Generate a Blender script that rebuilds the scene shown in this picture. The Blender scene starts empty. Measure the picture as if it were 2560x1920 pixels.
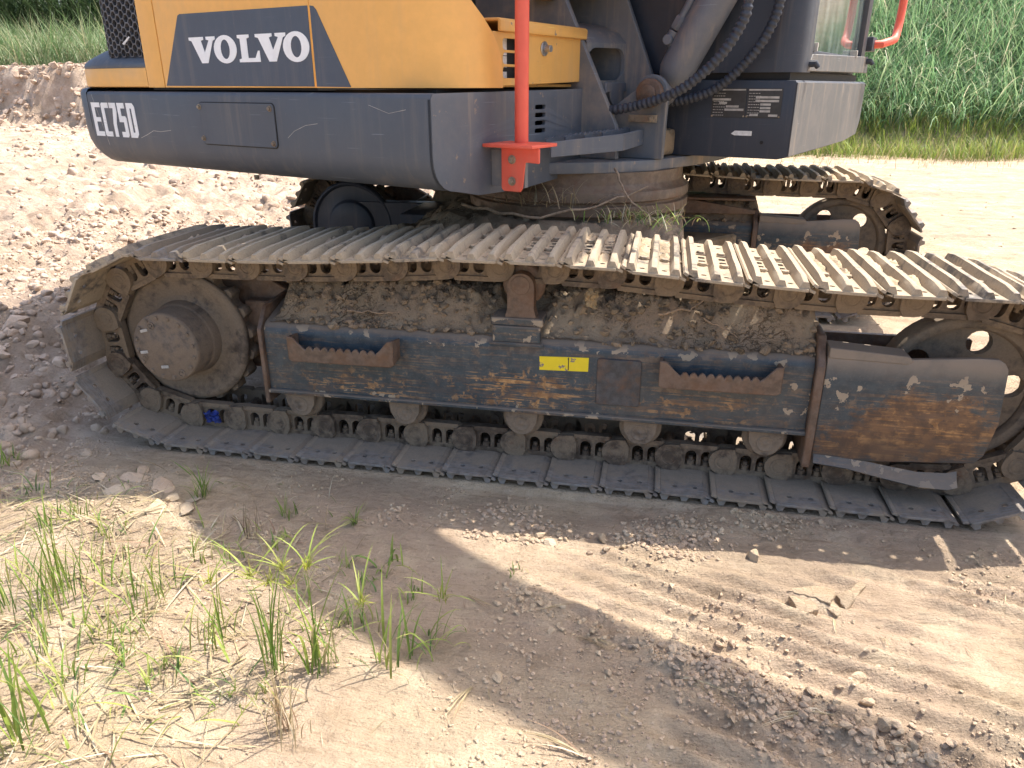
import bpy, bmesh, math, random
import numpy as np
from mathutils import Vector, Matrix, Euler
from mathutils.geometry import tessellate_polygon

rng = random.Random(7)
R = math.radians
scene = bpy.context.scene
C = scene.collection

# ------------------------------------------------------------------ camera, light, exposure
cam_d = bpy.data.cameras.new('camera'); cam = bpy.data.objects.new('camera', cam_d); C.objects.link(cam)
cam_d.sensor_width = 36.0; cam_d.lens = 36.0 * 1850 / 2560; cam_d.clip_start = 0.05; cam_d.clip_end = 300
cam.location = (0.7105, -1.8134, 1.0668)
cam.rotation_euler = (R(90 - 21.93), 0, R(11.28))
scene.camera = cam

SUN = Vector((0.45, 0.336, 1.0)).normalized()
world = bpy.data.worlds.new('World'); scene.world = world; world.use_nodes = True
wn = world.node_tree.nodes; wl = world.node_tree.links
sky = wn.new('ShaderNodeTexSky'); sky.sky_type = 'NISHITA'; sky.sun_disc = False
sky.sun_elevation = math.asin(SUN.z); sky.sun_rotation = math.atan2(SUN.x, SUN.y)
sky.air_density = 1.0; sky.dust_density = 4.0; sky.ozone_density = 1.0; sky.altitude = 20
wn['Background'].inputs['Strength'].default_value = 0.15
wl.new(sky.outputs[0], wn['Background'].inputs['Color'])
sd = bpy.data.lights.new('sun', 'SUN'); sd.energy = 4.1; sd.angle = R(0.53); sd.color = (1.0, 0.93, 0.83)
sun = bpy.data.objects.new('sun', sd); C.objects.link(sun)
sun.rotation_euler = SUN.to_track_quat('Z', 'Y').to_euler(); sun.location = (4, 6, 12)
scene.view_settings.view_transform = 'Standard'; scene.view_settings.look = 'None'
scene.view_settings.exposure = 1.08; scene.view_settings.gamma = 1.0
scene.view_settings.use_curve_mapping = False
try:
    scene.cycles.max_bounces = 8; scene.cycles.transparent_max_bounces = 12
except Exception:
    pass

# ------------------------------------------------------------------ numpy noise
def vnoise(x, y, seed=0):
    xi = np.floor(x).astype(np.int64); yi = np.floor(y).astype(np.int64)
    fx = x - xi; fy = y - yi
    fx = fx * fx * (3 - 2 * fx); fy = fy * fy * (3 - 2 * fy)
    def h(a, b):
        n = (a * 374761393 + b * 668265263 + seed * 982451653) & 0xffffffff
        n = ((n ^ (n >> 13)) * 1274126177) & 0xffffffff
        n = n ^ (n >> 16)
        return (n & 0xffff) / 65535.0
    return (h(xi, yi) * (1 - fx) + h(xi + 1, yi) * fx) * (1 - fy) + (h(xi, yi + 1) * (1 - fx) + h(xi + 1, yi + 1) * fx) * fy
def fbm(x, y, scale, octs=4, seed=0, gain=.5):
    s = 0; a = 1; t = 0
    for i in range(octs):
        s = s + a * (vnoise(x / scale + i * 17.3, y / scale - i * 9.1, seed + i) - .5); t += a
        a *= gain; scale *= .5
    return s / t
def sstep(a, b, x):
    t = np.clip((x - a) / (b - a), 0, 1); return t * t * (3 - 2 * t)

# ------------------------------------------------------------------ mesh helpers
class MB:
    def __init__(s): s.v = []; s.f = []
    def add(s, vs, fs):
        o = len(s.v); s.v += [tuple(p) for p in vs]; s.f += [tuple(i + o for i in f) for f in fs]; return s
    def box(s, lo, hi):
        x0, y0, z0 = lo; x1, y1, z1 = hi
        return s.add([(x0, y0, z0), (x1, y0, z0), (x1, y1, z0), (x0, y1, z0), (x0, y0, z1), (x1, y0, z1), (x1, y1, z1), (x0, y1, z1)],
                     [(0, 3, 2, 1), (4, 5, 6, 7), (0, 1, 5, 4), (1, 2, 6, 5), (2, 3, 7, 6), (3, 0, 4, 7)])
    def prism(s, poly, t0, t1, plane='xz', holes=()):
        """extrude a 2-D outline (with holes) between t0 and t1 along the third axis"""
        def P(u, w, t):
            return (u, t, w) if plane == 'xz' else ((u, w, t) if plane == 'xy' else (t, u, w))
        loops = [list(poly)] + [list(h) for h in holes]
        flat = [p for l in loops for p in l]; n = len(flat)
        vs = [P(u, w, t0) for u, w in flat] + [P(u, w, t1) for u, w in flat]
        if holes:
            tr = tessellate_polygon([[Vector((u, w, 0)) for u, w in l] for l in loops])
            fs = [tuple(t) for t in tr] + [tuple(i + n for i in reversed(t)) for t in tr]
        else:
            fs = [tuple(range(n)), tuple(range(2 * n - 1, n - 1, -1))]
        o = 0
        for l in loops:
            m = len(l)
            for i in range(m):
                a = o + i; b = o + (i + 1) % m
                fs.append((a, b, b + n, a + n))
            o += m
        return s.add(vs, fs)
    def lathe(s, prof, c, axis, n=24, caps=True):
        """prof = [(radius, height along axis)]"""
        ax = Vector(axis).normalized(); u = ax.orthogonal().normalized(); w = ax.cross(u); c = Vector(c)
        vs = []; fs = []
        for r, h in prof:
            for k in range(n):
                a = 2 * math.pi * k / n
                vs.append(c + ax * h + (u * math.cos(a) + w * math.sin(a)) * r)
        for i in range(len(prof) - 1):
            for k in range(n):
                k2 = (k + 1) % n
                fs.append((i * n + k, i * n + k2, (i + 1) * n + k2, (i + 1) * n + k))
        if caps and prof[0][0] > 1e-5: fs.append(tuple(range(n)))
        if caps and prof[-1][0] > 1e-5: fs.append(tuple((len(prof) - 1) * n + k for k in range(n)))
        return s.add(vs, fs)
    def cyl(s, c, axis, r, h, n=16, ch=0):
        if ch: return s.lathe([(r - ch, 0), (r, ch), (r, h - ch), (r - ch, h)], c, axis, n)
        return s.lathe([(r, 0), (r, h)], c, axis, n)
    def tube(s, path, rad, n=12, caps=True):
        path = [Vector(p) for p in path]; m = len(path)
        rad = rad if isinstance(rad, (list, tuple)) else [rad] * m
        vs = []; fs = []; prev = None
        for i, p in enumerate(path):
            t = (path[min(i + 1, m - 1)] - path[max(i - 1, 0)]).normalized()
            u = (prev - t * prev.dot(t)).normalized() if prev is not None else t.orthogonal().normalized()
            prev = u; w = t.cross(u)
            for k in range(n):
                a = 2 * math.pi * k / n; vs.append(p + (u * math.cos(a) + w * math.sin(a)) * rad[i])
        for i in range(m - 1):
            for k in range(n):
                k2 = (k + 1) % n; fs.append((i * n + k, i * n + k2, (i + 1) * n + k2, (i + 1) * n + k))
        if caps: fs += [tuple(range(n)), tuple((m - 1) * n + k for k in range(n))]
        return s.add(vs, fs)
    def grid(s, rows):
        """rows of equal length lists of points -> sheet"""
        n = len(rows[0]); vs = [p for r in rows for p in r]
        fs = [(i * n + j, i * n + j + 1, (i + 1) * n + j + 1, (i + 1) * n + j) for i in range(len(rows) - 1) for j in range(n - 1)]
        return s.add(vs, fs)
    def mesh(s, name, m, bevel=0, seg=2, angle=35, recalc=True):
        bm = bmesh.new()
        vv = [bm.verts.new(p) for p in s.v]
        for f in s.f:
            try: bm.faces.new([vv[i] for i in f])
            except ValueError: pass
        if recalc: bmesh.ops.recalc_face_normals(bm, faces=bm.faces)
        if bevel:
            es = [e for e in bm.edges if len(e.link_faces) == 2 and e.calc_face_angle(0) > R(28)]
            bmesh.ops.bevel(bm, geom=es, offset=bevel, segments=seg, profile=.6, affect='EDGES', clamp_overlap=True)
        me = bpy.data.meshes.new(name); bm.to_mesh(me); bm.free()
        me.polygons.foreach_set('use_smooth', [True] * len(me.polygons))
        me.set_sharp_from_angle(angle=R(angle))
        if m: me.materials.append(m)
        return me

def np_mesh(name, v, f, m, smooth=True, tint=None):
    me = bpy.data.meshes.new(name)
    v = np.asarray(v, np.float32); f = np.asarray(f, np.int32); k = f.shape[1]
    me.vertices.add(len(v)); me.vertices.foreach_set('co', v.ravel())
    me.loops.add(f.size); me.loops.foreach_set('vertex_index', f.ravel())
    me.polygons.add(len(f))
    me.polygons.foreach_set('loop_start', np.arange(0, f.size, k, dtype=np.int32))
    me.polygons.foreach_set('loop_total', np.full(len(f), k, np.int32))
    me.polygons.foreach_set('use_smooth', np.full(len(f), smooth))
    if tint is not None:
        at = me.color_attributes.new('tint', 'FLOAT_COLOR', 'POINT')
        t = np.ones((len(v), 4), np.float32); t[:, :3] = tint; at.data.foreach_set('color', t.ravel())
    me.update(calc_edges=True); me.validate()
    if m: me.materials.append(m)
    return me

def link(name, me, parent=None, world=None, **props):
    o = bpy.data.objects.new(name, me); C.objects.link(o)
    if parent is not None:
        o.parent = parent
    for k, v in props.items(): o[k] = v
    return o
def empty(name, loc, **props):
    o = bpy.data.objects.new(name, None); C.objects.link(o); o.location = loc; o.empty_display_size = .2
    for k, v in props.items(): o[k] = v
    return o
def circle(cx, cz, r, n=12, a0=0, a1=360, closed=True):
    k = n if closed else n + 1
    return [(cx + r * math.cos(R(a0 + (a1 - a0) * i / n)), cz + r * math.sin(R(a0 + (a1 - a0) * i / n))) for i in range(k)]
def rrect(x0, z0, x1, z1, r, n=4):
    p = []
    for cx, cz, a in ((x1 - r, z1 - r, 0), (x0 + r, z1 - r, 90), (x0 + r, z0 + r, 180), (x1 - r, z0 + r, 270)):
        p += [(cx + r * math.cos(R(a + 90 * i / n)), cz + r * math.sin(R(a + 90 * i / n))) for i in range(n + 1)]
    return p

# ------------------------------------------------------------------ materials
class NT:
    def __init__(s, name):
        s.m = bpy.data.materials.new(name); s.m.use_nodes = True
        s.t = s.m.node_tree; s.n = s.t.nodes; s.b = s.n['Principled BSDF']; s.out = s.n['Material Output']
    def put(s, sock, val):
        if isinstance(val, bpy.types.NodeSocket): s.t.links.new(val, sock)
        else:
            if isinstance(val, tuple) and len(val) == 3 and sock.type == 'RGBA': val = val + (1,)
            sock.default_value = val
    def co(s, rnd=False, kind='Object'):
        t = s.n.new('ShaderNodeTexCoord').outputs[kind]
        if rnd:
            oi = s.n.new('ShaderNodeObjectInfo').outputs['Random']
            v = s.vm('SCALE', (13.1, 7.7, 5.3), oi); t = s.vm('ADD', t, v)
        return t
    def vm(s, op, a, b):
        n = s.n.new('ShaderNodeVectorMath'); n.operation = op; s.put(n.inputs[0], a)
        if op == 'SCALE': s.put(n.inputs['Scale'], b)
        else: s.put(n.inputs[1], b)
        return n.outputs['Value'] if op in ('LENGTH', 'DISTANCE') else n.outputs[0]
    def math(s, op, a, b=0.0, clamp=False):
        n = s.n.new('ShaderNodeMath'); n.operation = op; n.use_clamp = clamp; s.put(n.inputs[0], a); s.put(n.inputs[1], b); return n.outputs[0]
    def noise(s, co, scale, detail=6, rough=.55, dist=0):
        n = s.n.new('ShaderNodeTexNoise'); s.put(n.inputs['Vector'], co); n.inputs['Scale'].default_value = scale
        n.inputs['Detail'].default_value = detail; n.inputs['Roughness'].default_value = rough; n.inputs['Distortion'].default_value = dist
        return n.outputs['Fac']
    def voro(s, co, scale, feature='F1', rnd=1):
        n = s.n.new('ShaderNodeTexVoronoi'); n.feature = feature; s.put(n.inputs['Vector'], co); n.inputs['Scale'].default_value = scale
        n.inputs['Randomness'].default_value = rnd; return n.outputs['Distance']
    def ramp(s, f, a, b, lo=0., hi=1.):
        n = s.n.new('ShaderNodeMapRange'); n.interpolation_type = 'SMOOTHSTEP'; s.put(n.inputs[0], f)
        for i, v in zip((1, 2, 3, 4), (a, b, lo, hi)): n.inputs[i].default_value = v
        return n.outputs[0]
    def mix(s, f, a, b, mode='MIX'):
        n = s.n.new('ShaderNodeMix'); n.data_type = 'RGBA'; n.blend_type = mode
        s.put(n.inputs[0], f); s.put(n.inputs[6], a); s.put(n.inputs[7], b); return n.outputs[2]
    def map(s, co, scale=(1, 1, 1), rot=(0, 0, 0), loc=(0, 0, 0)):
        n = s.n.new('ShaderNodeMapping'); s.put(n.inputs[0], co); n.inputs[1].default_value = loc; n.inputs[2].default_value = rot; n.inputs[3].default_value = scale
        return n.outputs[0]
    def xyz(s, co):
        n = s.n.new('ShaderNodeSeparateXYZ'); s.put(n.inputs[0], co); return n.outputs
    def blob(s, co, c, r, soft=.5):
        """1 inside an ellipsoid at c with radii r, falling to 0 outside"""
        v = s.vm('SUBTRACT', co, c); v = s.vm('DIVIDE', v, r); d = s.vm('LENGTH', v, (0, 0, 0)); return s.ramp(d, 1.0, 1.0 - soft)
    def bump(s, h, strength=.3, dist=.01, prev=None):
        n = s.n.new('ShaderNodeBump'); n.inputs['Strength'].default_value = strength; n.inputs['Distance'].default_value = dist
        s.put(n.inputs['Height'], h)
        if prev is not None: s.put(n.inputs['Normal'], prev)
        return n.outputs[0]
    def done(s, col, rough=.6, metal=0., normal=None, spec=None):
        s.put(s.b.inputs['Base Color'], col); s.put(s.b.inputs['Roughness'], rough); s.put(s.b.inputs['Metallic'], metal)
        if normal is not None: s.put(s.b.inputs['Normal'], normal)
        if spec is not None: s.put(s.b.inputs['Specular IOR Level'], spec)
        return s.m

DUST = (.40, .31, .22); MUD = (.22, .165, .12)

def mat_soil(name, ground=False, tone=1.0, red=0.):
    tone *= 1.34 if ground else 1.12
    t = NT(name); co = t.co(rnd=not ground)
    big = t.noise(co, 1.1, 5); mid = t.noise(co, 7, 6, .6); fine = t.noise(co, 60, 6, .65); grit = t.noise(co, 260, 3, .7)
    pale = (.55 * tone, .445 * tone, .315 * tone); tan = (.43 * tone, .335 * tone, .225 * tone); pink = (.43 * tone, .325 * tone, .235 * tone); dark = (.25 * tone, .185 * tone, .12 * tone)
    c = t.mix(t.ramp(big, .4, .62), tan, pink)
    c = t.mix(t.ramp(mid, .48, .68, 0, .8), c, pale)
    c = t.mix(t.ramp(mid, .46, .3, 0, .55), c, dark)
    c = t.mix(t.ramp(fine, .45, .28, 0, .55), c, dark)
    c = t.mix(t.ramp(fine, .58, .75, 0, .5), c, (.58 * tone, .48 * tone, .38 * tone))
    c = t.mix(t.ramp(grit, .62, .74, 0, .45), c, (.60 * tone, .54 * tone, .46 * tone))
    c = t.mix(t.ramp(grit, .38, .26, 0, .5), c, (.17 * tone, .125 * tone, .095 * tone))
    if tone > 1:                                            # the dug spoil on the left is a pinker clay
        pk = t.ramp(t.xyz(t.n.new('ShaderNodeNewGeometry').outputs['Position'])[0], -.3, -1.6, 0, .75)
        c = t.mix(pk, c, t.mix(t.ramp(mid, .35, .65), (.40, .30, .235), (.58, .46, .375)))
    h = t.math('ADD', t.math('MULTIPLY', fine, .7), t.math('MULTIPLY', grit, .3))
    nb = t.bump(h, 1.0, .008)
    if tone < 1:
        wp = t.vm('ADD', co, t.vm('SCALE', t.n.new('ShaderNodeTexNoise').outputs['Color'], .03))
        wp = t.vm('ADD', wp, t.vm('SCALE', co, t.math('MULTIPLY', mid, .10))); ck = t.voro(wp, 34, 'DISTANCE_TO_EDGE'); cm = t.math('MULTIPLY', t.ramp(ck, .07, .01), t.ramp(t.noise(co, 6, 4), .48, .62))
        c = t.mix(t.math('MULTIPLY', cm, .55), c, (.06, .045, .033)); nb = t.bump(t.math('SUBTRACT', 1., cm), .8, .008, nb)
    if ground:
        st = t.noise(t.map(co, (9, 60, 20), (0, 0, .38)), 1.0, 6, .65)
        c = t.mix(t.ramp(st, .46, .30, 0, .6), c, dark); c = t.mix(t.ramp(st, .56, .72, 0, .5), c, pale)
        s2 = t.noise(t.map(co, (.9, 4.5, 1), (0, 0, .38)), 1.0, 9, .68)
        c = t.mix(t.ramp(s2, .47, .62, 0, .55), c, t.mix(fine, (.33, .255, .185), (.40, .31, .225))); c = t.mix(t.ramp(s2, .44, .33, 0, .5), c, (.68, .585, .47))
        pit = t.ramp(t.noise(co, 85, 5, .75), .42, .27); c = t.mix(t.math('MULTIPLY', pit, .6), c, (.16, .115, .08))
        nb = t.bump(t.math('ADD', t.noise(co, 24, 7, .7), st), 1.0, .016, nb); nb = t.bump(t.noise(co, 120, 5, .7), .9, .005, nb); nb = t.bump(t.noise(co, 11, 9, .72), .45, .03, nb)
    return t.done(c, .95, 0, nb, .15)

def mat_steel(name, base=(.075, .068, .062), dirt=.55, rnd=True, rust=.25, polish=.0, dustc=(.25, .19, .14)):
    t = NT(name); co = t.co(rnd)
    n1 = t.noise(co, 9, 8, .62); n2 = t.noise(co, 45, 6, .65); n3 = t.noise(co, 200, 3)
    c = t.mix(t.ramp(n2, .35, .7), base, tuple(x * 1.8 for x in base))
    c = t.mix(t.ramp(t.noise(t.vm('ADD', co, (3, 9, 1)), 14, 7, .7), .62 - rust * .3, .72, 0, .8), c, (.17, .085, .045))
    n1 = t.math('ADD', n1, t.math('MULTIPLY', t.math('SUBTRACT', n2, .5), .5))
    if rnd: n1 = t.math('ADD', n1, t.math('MULTIPLY', t.math('SUBTRACT', t.n.new('ShaderNodeObjectInfo').outputs['Random'], .5), .16))
    if name == 'shoe_steel':                                # outer ends are scoured to bare blue-grey steel
        yy = t.xyz(t.co(False))[1]; ed = t.math('MAXIMUM', t.ramp(yy, .10, .03), t.ramp(yy, .35, .42)); n1 = t.math('SUBTRACT', n1, t.math('MULTIPLY', ed, .22))
        st = t.noise(t.map(co, (30, 260, 30)), 1, 4, .6); c = t.mix(t.math('MULTIPLY', ed, t.ramp(st, .45, .65)), c, (.24, .235, .225))
    m = t.ramp(n1, .62 - dirt * .35, .72 - dirt * .25)
    c = t.mix(t.math('MULTIPLY', m, .85), c, t.mix(n3, dustc, tuple(x * .6 for x in dustc)))
    nb = t.bump(t.math('ADD', t.math('MULTIPLY', n2, .6), t.math('MULTIPLY', n3, .4)), .5, .004)
    return t.done(c, t.ramp(m, 0, 1, .45, .95), .0, nb, .4)

def mat_paint(name, col, rough=.45, dust=.25, chips=0., fine=.6, dustc=DUST, scr=.5, scrc=None, rnd=False):
    t = NT(name); co = t.co(rnd)
    n1 = t.noise(co, 3.2, 8, .62); n2 = t.noise(co, 30, 6, .6); n3 = t.noise(co, 320, 2)
    c = t.mix(t.ramp(n2, .3, .75), tuple(x * .96 for x in col), tuple(min(1, x * 1.04) for x in col))
    d = t.ramp(t.math('ADD', n1, t.math('MULTIPLY', t.math('SUBTRACT', n2, .5), .35)), .42, .75)
    c = t.mix(t.math('MULTIPLY', d, dust), c, dustc)
    scrc = scrc or tuple(min(1, x * 2.2 + .1) for x in col)
    sk = t.math('MULTIPLY', t.ramp(t.noise(t.map(co, (26, 26, 1.6)), 1.0, 6, .62), .5, .72), t.ramp(n1, .35, .6, .4, 1.)); c = t.mix(t.math('MULTIPLY', sk, min(1., dust * 1.6 + .06)), c, dustc)
    spk = t.ramp(t.noise(co, 170, 3, .7), .68, .74); c = t.mix(t.math('MULTIPLY', spk, min(.7, dust * 3 + .08)), c, dustc)
    s = None
    for k, (rot, th) in enumerate((((.2, .5, .1), .70), ((.1, -.35, .2), .715), ((.0, .05, 0), .70))):
        m = t.map(co, (3 + k, 3, 240), rot)
        q = t.ramp(t.noise(m, 1.0, 3, .5), th, th + .03)
        q = t.math('MULTIPLY', q, t.ramp(t.noise(t.vm('ADD', co, (k * 5., 1, 2)), 5, 3), .5, .62))
        s = q if s is None else t.math('MAXIMUM', s, q)
    c = t.mix(t.math('MULTIPLY', s, scr), c, scrc)
    if chips:
        ch = t.ramp(t.noise(t.vm('ADD', co, (7, 3, 8)), 34, 8, .62), .70 - chips * .1, .72 - chips * .1)
        c = t.mix(ch, c, (.25, .20, .16))
    nb = t.bump(n3, .06, .002); nb = t.bump(n1, .1, .01, nb)
    return t.done(c, t.math('ADD', t.math('MULTIPLY', d, .3), rough), 0, nb, .5)

def mat_beam(name, guard=False):
    """blue-grey painted steel with rust scrapes, tan mud scabs and dust"""
    t = NT(name); co = t.co(False); X = t.xyz(co)
    n1 = t.noise(co, 5, 8, .6); n2 = t.noise(co, 38, 7, .62); n3 = t.noise(co, 260, 3)
    c = t.mix(t.ramp(n2, .3, .7), (.026, .042, .056), (.050, .072, .088))
    c = t.mix(t.ramp(n1, .45, .72, 0, .4), c, (.11, .10, .088)); c = t.mix(t.ramp(t.noise(co, 140, 4, .7), .52, .7, 0, .35), c, (.16, .15, .135))
    # thin scrapes running along the frame, in two slightly crossed directions
    sc = None
    for k, (sx, sz, ry, th) in enumerate(((4, 75, .03, .56), (6, 95, -.05, .57), (12, 70, .6, .62), (12, 70, -.75, .62), (30, 24, 1.1, .58), (20, 40, -1.2, .60), (3, 160, .0, .56))):
        q = t.ramp(t.noise(t.map(co, (sx, 1, sz), (0, ry, 0), (k * 3.1, 0, k)), 1.0, 5, .62), th, th + .04)
        sc = q if sc is None else t.math('MAXIMUM', sc, q)
    brk = t.ramp(t.noise(t.vm('ADD', co, (2, 2, 5)), 16, 7, .7), .40, .5)
    if guard:
        zone = t.math('MAXIMUM', t.blob(co, (1.42, .09, .25), (.33, 50, .17), .9), t.math('MULTIPLY', t.blob(co, (1.30, .09, .19), (.34, 50, .1), .9), .9))
    else:
        zone = t.math('MAXIMUM', t.blob(co, (.33, .1, .265), (.36, 50, .10), .8), t.math('MULTIPLY', t.blob(co, (-.15, .1, .24), (.36, 50, .08), .9), .8))
        zone = t.math('MAXIMUM', zone, t.math('MULTIPLY', t.blob(co, (.85, .1, .25), (.4, 50, .08), .9), .7))
        zone = t.math('MAXIMUM', zone, .22)
    if guard:
        solid = t.ramp(t.math('ADD', t.math('MULTIPLY', zone, .42), t.noise(t.map(co, (1, 1, 2.0)), 13, 9, .78)), .70, .80)
        c = t.mix(t.math('MULTIPLY', solid, .9), c, t.mix(t.ramp(n2, .35, .65), (.085, .05, .035), (.21, .105, .048)))
    rustc = t.mix(t.ramp(n2, .4, .62), (.24, .12, .045), (.56, .32, .13))
    sm = t.math('MULTIPLY', t.math('MULTIPLY', sc, brk), zone, True)
    c = t.mix(t.math('MULTIPLY', sm, 1.0 if not guard else .7), c, rustc)
    # solid rust smears low down
    smear = t.math('MULTIPLY', t.ramp(t.noise(t.map(co, (1.5, 1, 9)), 5, 8, .7), .50, .62), zone)
    c = t.mix(t.math('MULTIPLY', smear, .8), c, t.mix(t.ramp(n1, .4, .6), (.12, .085, .065), (.27, .145, .065)))
    # tan mud scabs near the rounded top edge and the end plates
    scab = t.noise(t.vm('ADD', co, (9, 1, 4)), 26, 7, .55)
    if guard:
        zz = t.math('MAXIMUM', t.blob(co, (1.19, .09, .33), (.10, 50, .085), .6), t.blob(co, (1.44, .09, .36), (.17, 50, .08), .7))
    else:
        zz = t.math('MAXIMUM', t.ramp(X[2], .355, .405), t.math('MAXIMUM', t.blob(co, (1.10, .1, .29), (.07, 50, .10), .6), t.ramp(X[2], .245, .205)))
    th = t.math('SUBTRACT', .80, t.math('MULTIPLY', zz, .215))
    ms = t.math('GREATER_THAN', scab, th)
    c = t.mix(ms, c, t.mix(n2, (.30, .24, .17), (.44, .36, .265)))
    # dust settled on upward faces
    if guard:
        c = t.mix(t.math('MULTIPLY', t.ramp(X[2], .36, .43), t.ramp(n1, .3, .55, .35, .9)), c, (.25, .205, .165)); c = t.mix(t.math('MULTIPLY', t.ramp(X[2], .27, .16), t.ramp(n1, .35, .6, .3, .8)), c, (.10, .07, .052))
    g = t.n.new('ShaderNodeNewGeometry').outputs['Normal']; up = t.ramp(t.xyz(g)[2], .25, .9)
    c = t.mix(t.math('MULTIPLY', up, .8), c, (.27, .215, .165))
    h = t.math('ADD', t.math('MULTIPLY', n2, .3), t.math('MULTIPLY', ms, .8))
    nb = t.bump(h, .35, .004)
    rg = t.math('ADD', .42, t.math('MULTIPLY', t.math('MAXIMUM', ms, up), .4))
    return t.done(c, t.math('ADD', rg, t.math('MULTIPLY', t.math('MAXIMUM', smear, sm), .3)), 0, nb, .5)

def mat_simple(name, col, rough=.5, metal=0, nscale=40, var=.25, bump=.1, rnd=True, spec=.5):
    t = NT(name); co = t.co(rnd); n = t.noise(co, nscale, 6, .6); n2 = t.noise(co, 5, 4)
    c = t.mix(t.ramp(n, .3, .7), tuple(x * (1 - var) for x in col), tuple(min(1, x * (1 + var)) for x in col))
    c = t.mix(t.ramp(n2, .4, .7, 0, var), c, tuple(x * .7 for x in col))
    return t.done(c, rough, metal, t.bump(n, bump, .004), spec)

def mat_leaf(name, trans=.35, rough=.5):
    t = NT(name)
    a = t.n.new('ShaderNodeAttribute'); a.attribute_name = 'tint'; a.attribute_type = 'GEOMETRY'
    n = t.noise(t.co(), 30, 3); c = t.mix(t.ramp(n, .3, .7), a.outputs['Color'], t.mix(1., a.outputs['Color'], (.78, .78, .70), 'MULTIPLY'))
    t.done(c, rough, 0, None, .35)
    tr = t.n.new('ShaderNodeBsdfTranslucent'); t.put(tr.inputs['Color'], c)
    mx = t.n.new('ShaderNodeMixShader'); mx.inputs[0].default_value = trans
    t.t.links.new(t.b.outputs[0], mx.inputs[1]); t.t.links.new(tr.outputs[0], mx.inputs[2]); t.t.links.new(mx.outputs[0], t.out.inputs['Surface'])
    return t.m

def mat_glass(name):
    t = NT(name)
    g = t.n.new('ShaderNodeBsdfGlossy'); g.inputs['Roughness'].default_value = .04; g.inputs['Color'].default_value = (.9, .95, 1, 1)
    tr = t.n.new('ShaderNodeBsdfTransparent'); tr.inputs['Color'].default_value = (.72, .90, .88, 1)
    df = t.n.new('ShaderNodeBsdfDiffuse'); df.inputs['Color'].default_value = (.50, .62, .60, 1)
    fr = t.n.new('ShaderNodeFresnel'); fr.inputs[0].default_value = 1.5
    m1 = t.n.new('ShaderNodeMixShader'); t.put(m1.inputs[0], t.ramp(t.noise(t.map(t.co(), (6, 6, 1.2)), 4, 5), .35, .75, .10, .34))
    t.t.links.new(tr.outputs[0], m1.inputs[1]); t.t.links.new(df.outputs[0], m1.inputs[2])
    m2 = t.n.new('ShaderNodeMixShader'); t.t.links.new(fr.outputs[0], m2.inputs[0]); t.t.links.new(m1.outputs[0], m2.inputs[1]); t.t.links.new(g.outputs[0], m2.inputs[2])
    t.t.links.new(m2.outputs[0], t.out.inputs['Surface']); return t.m

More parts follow.
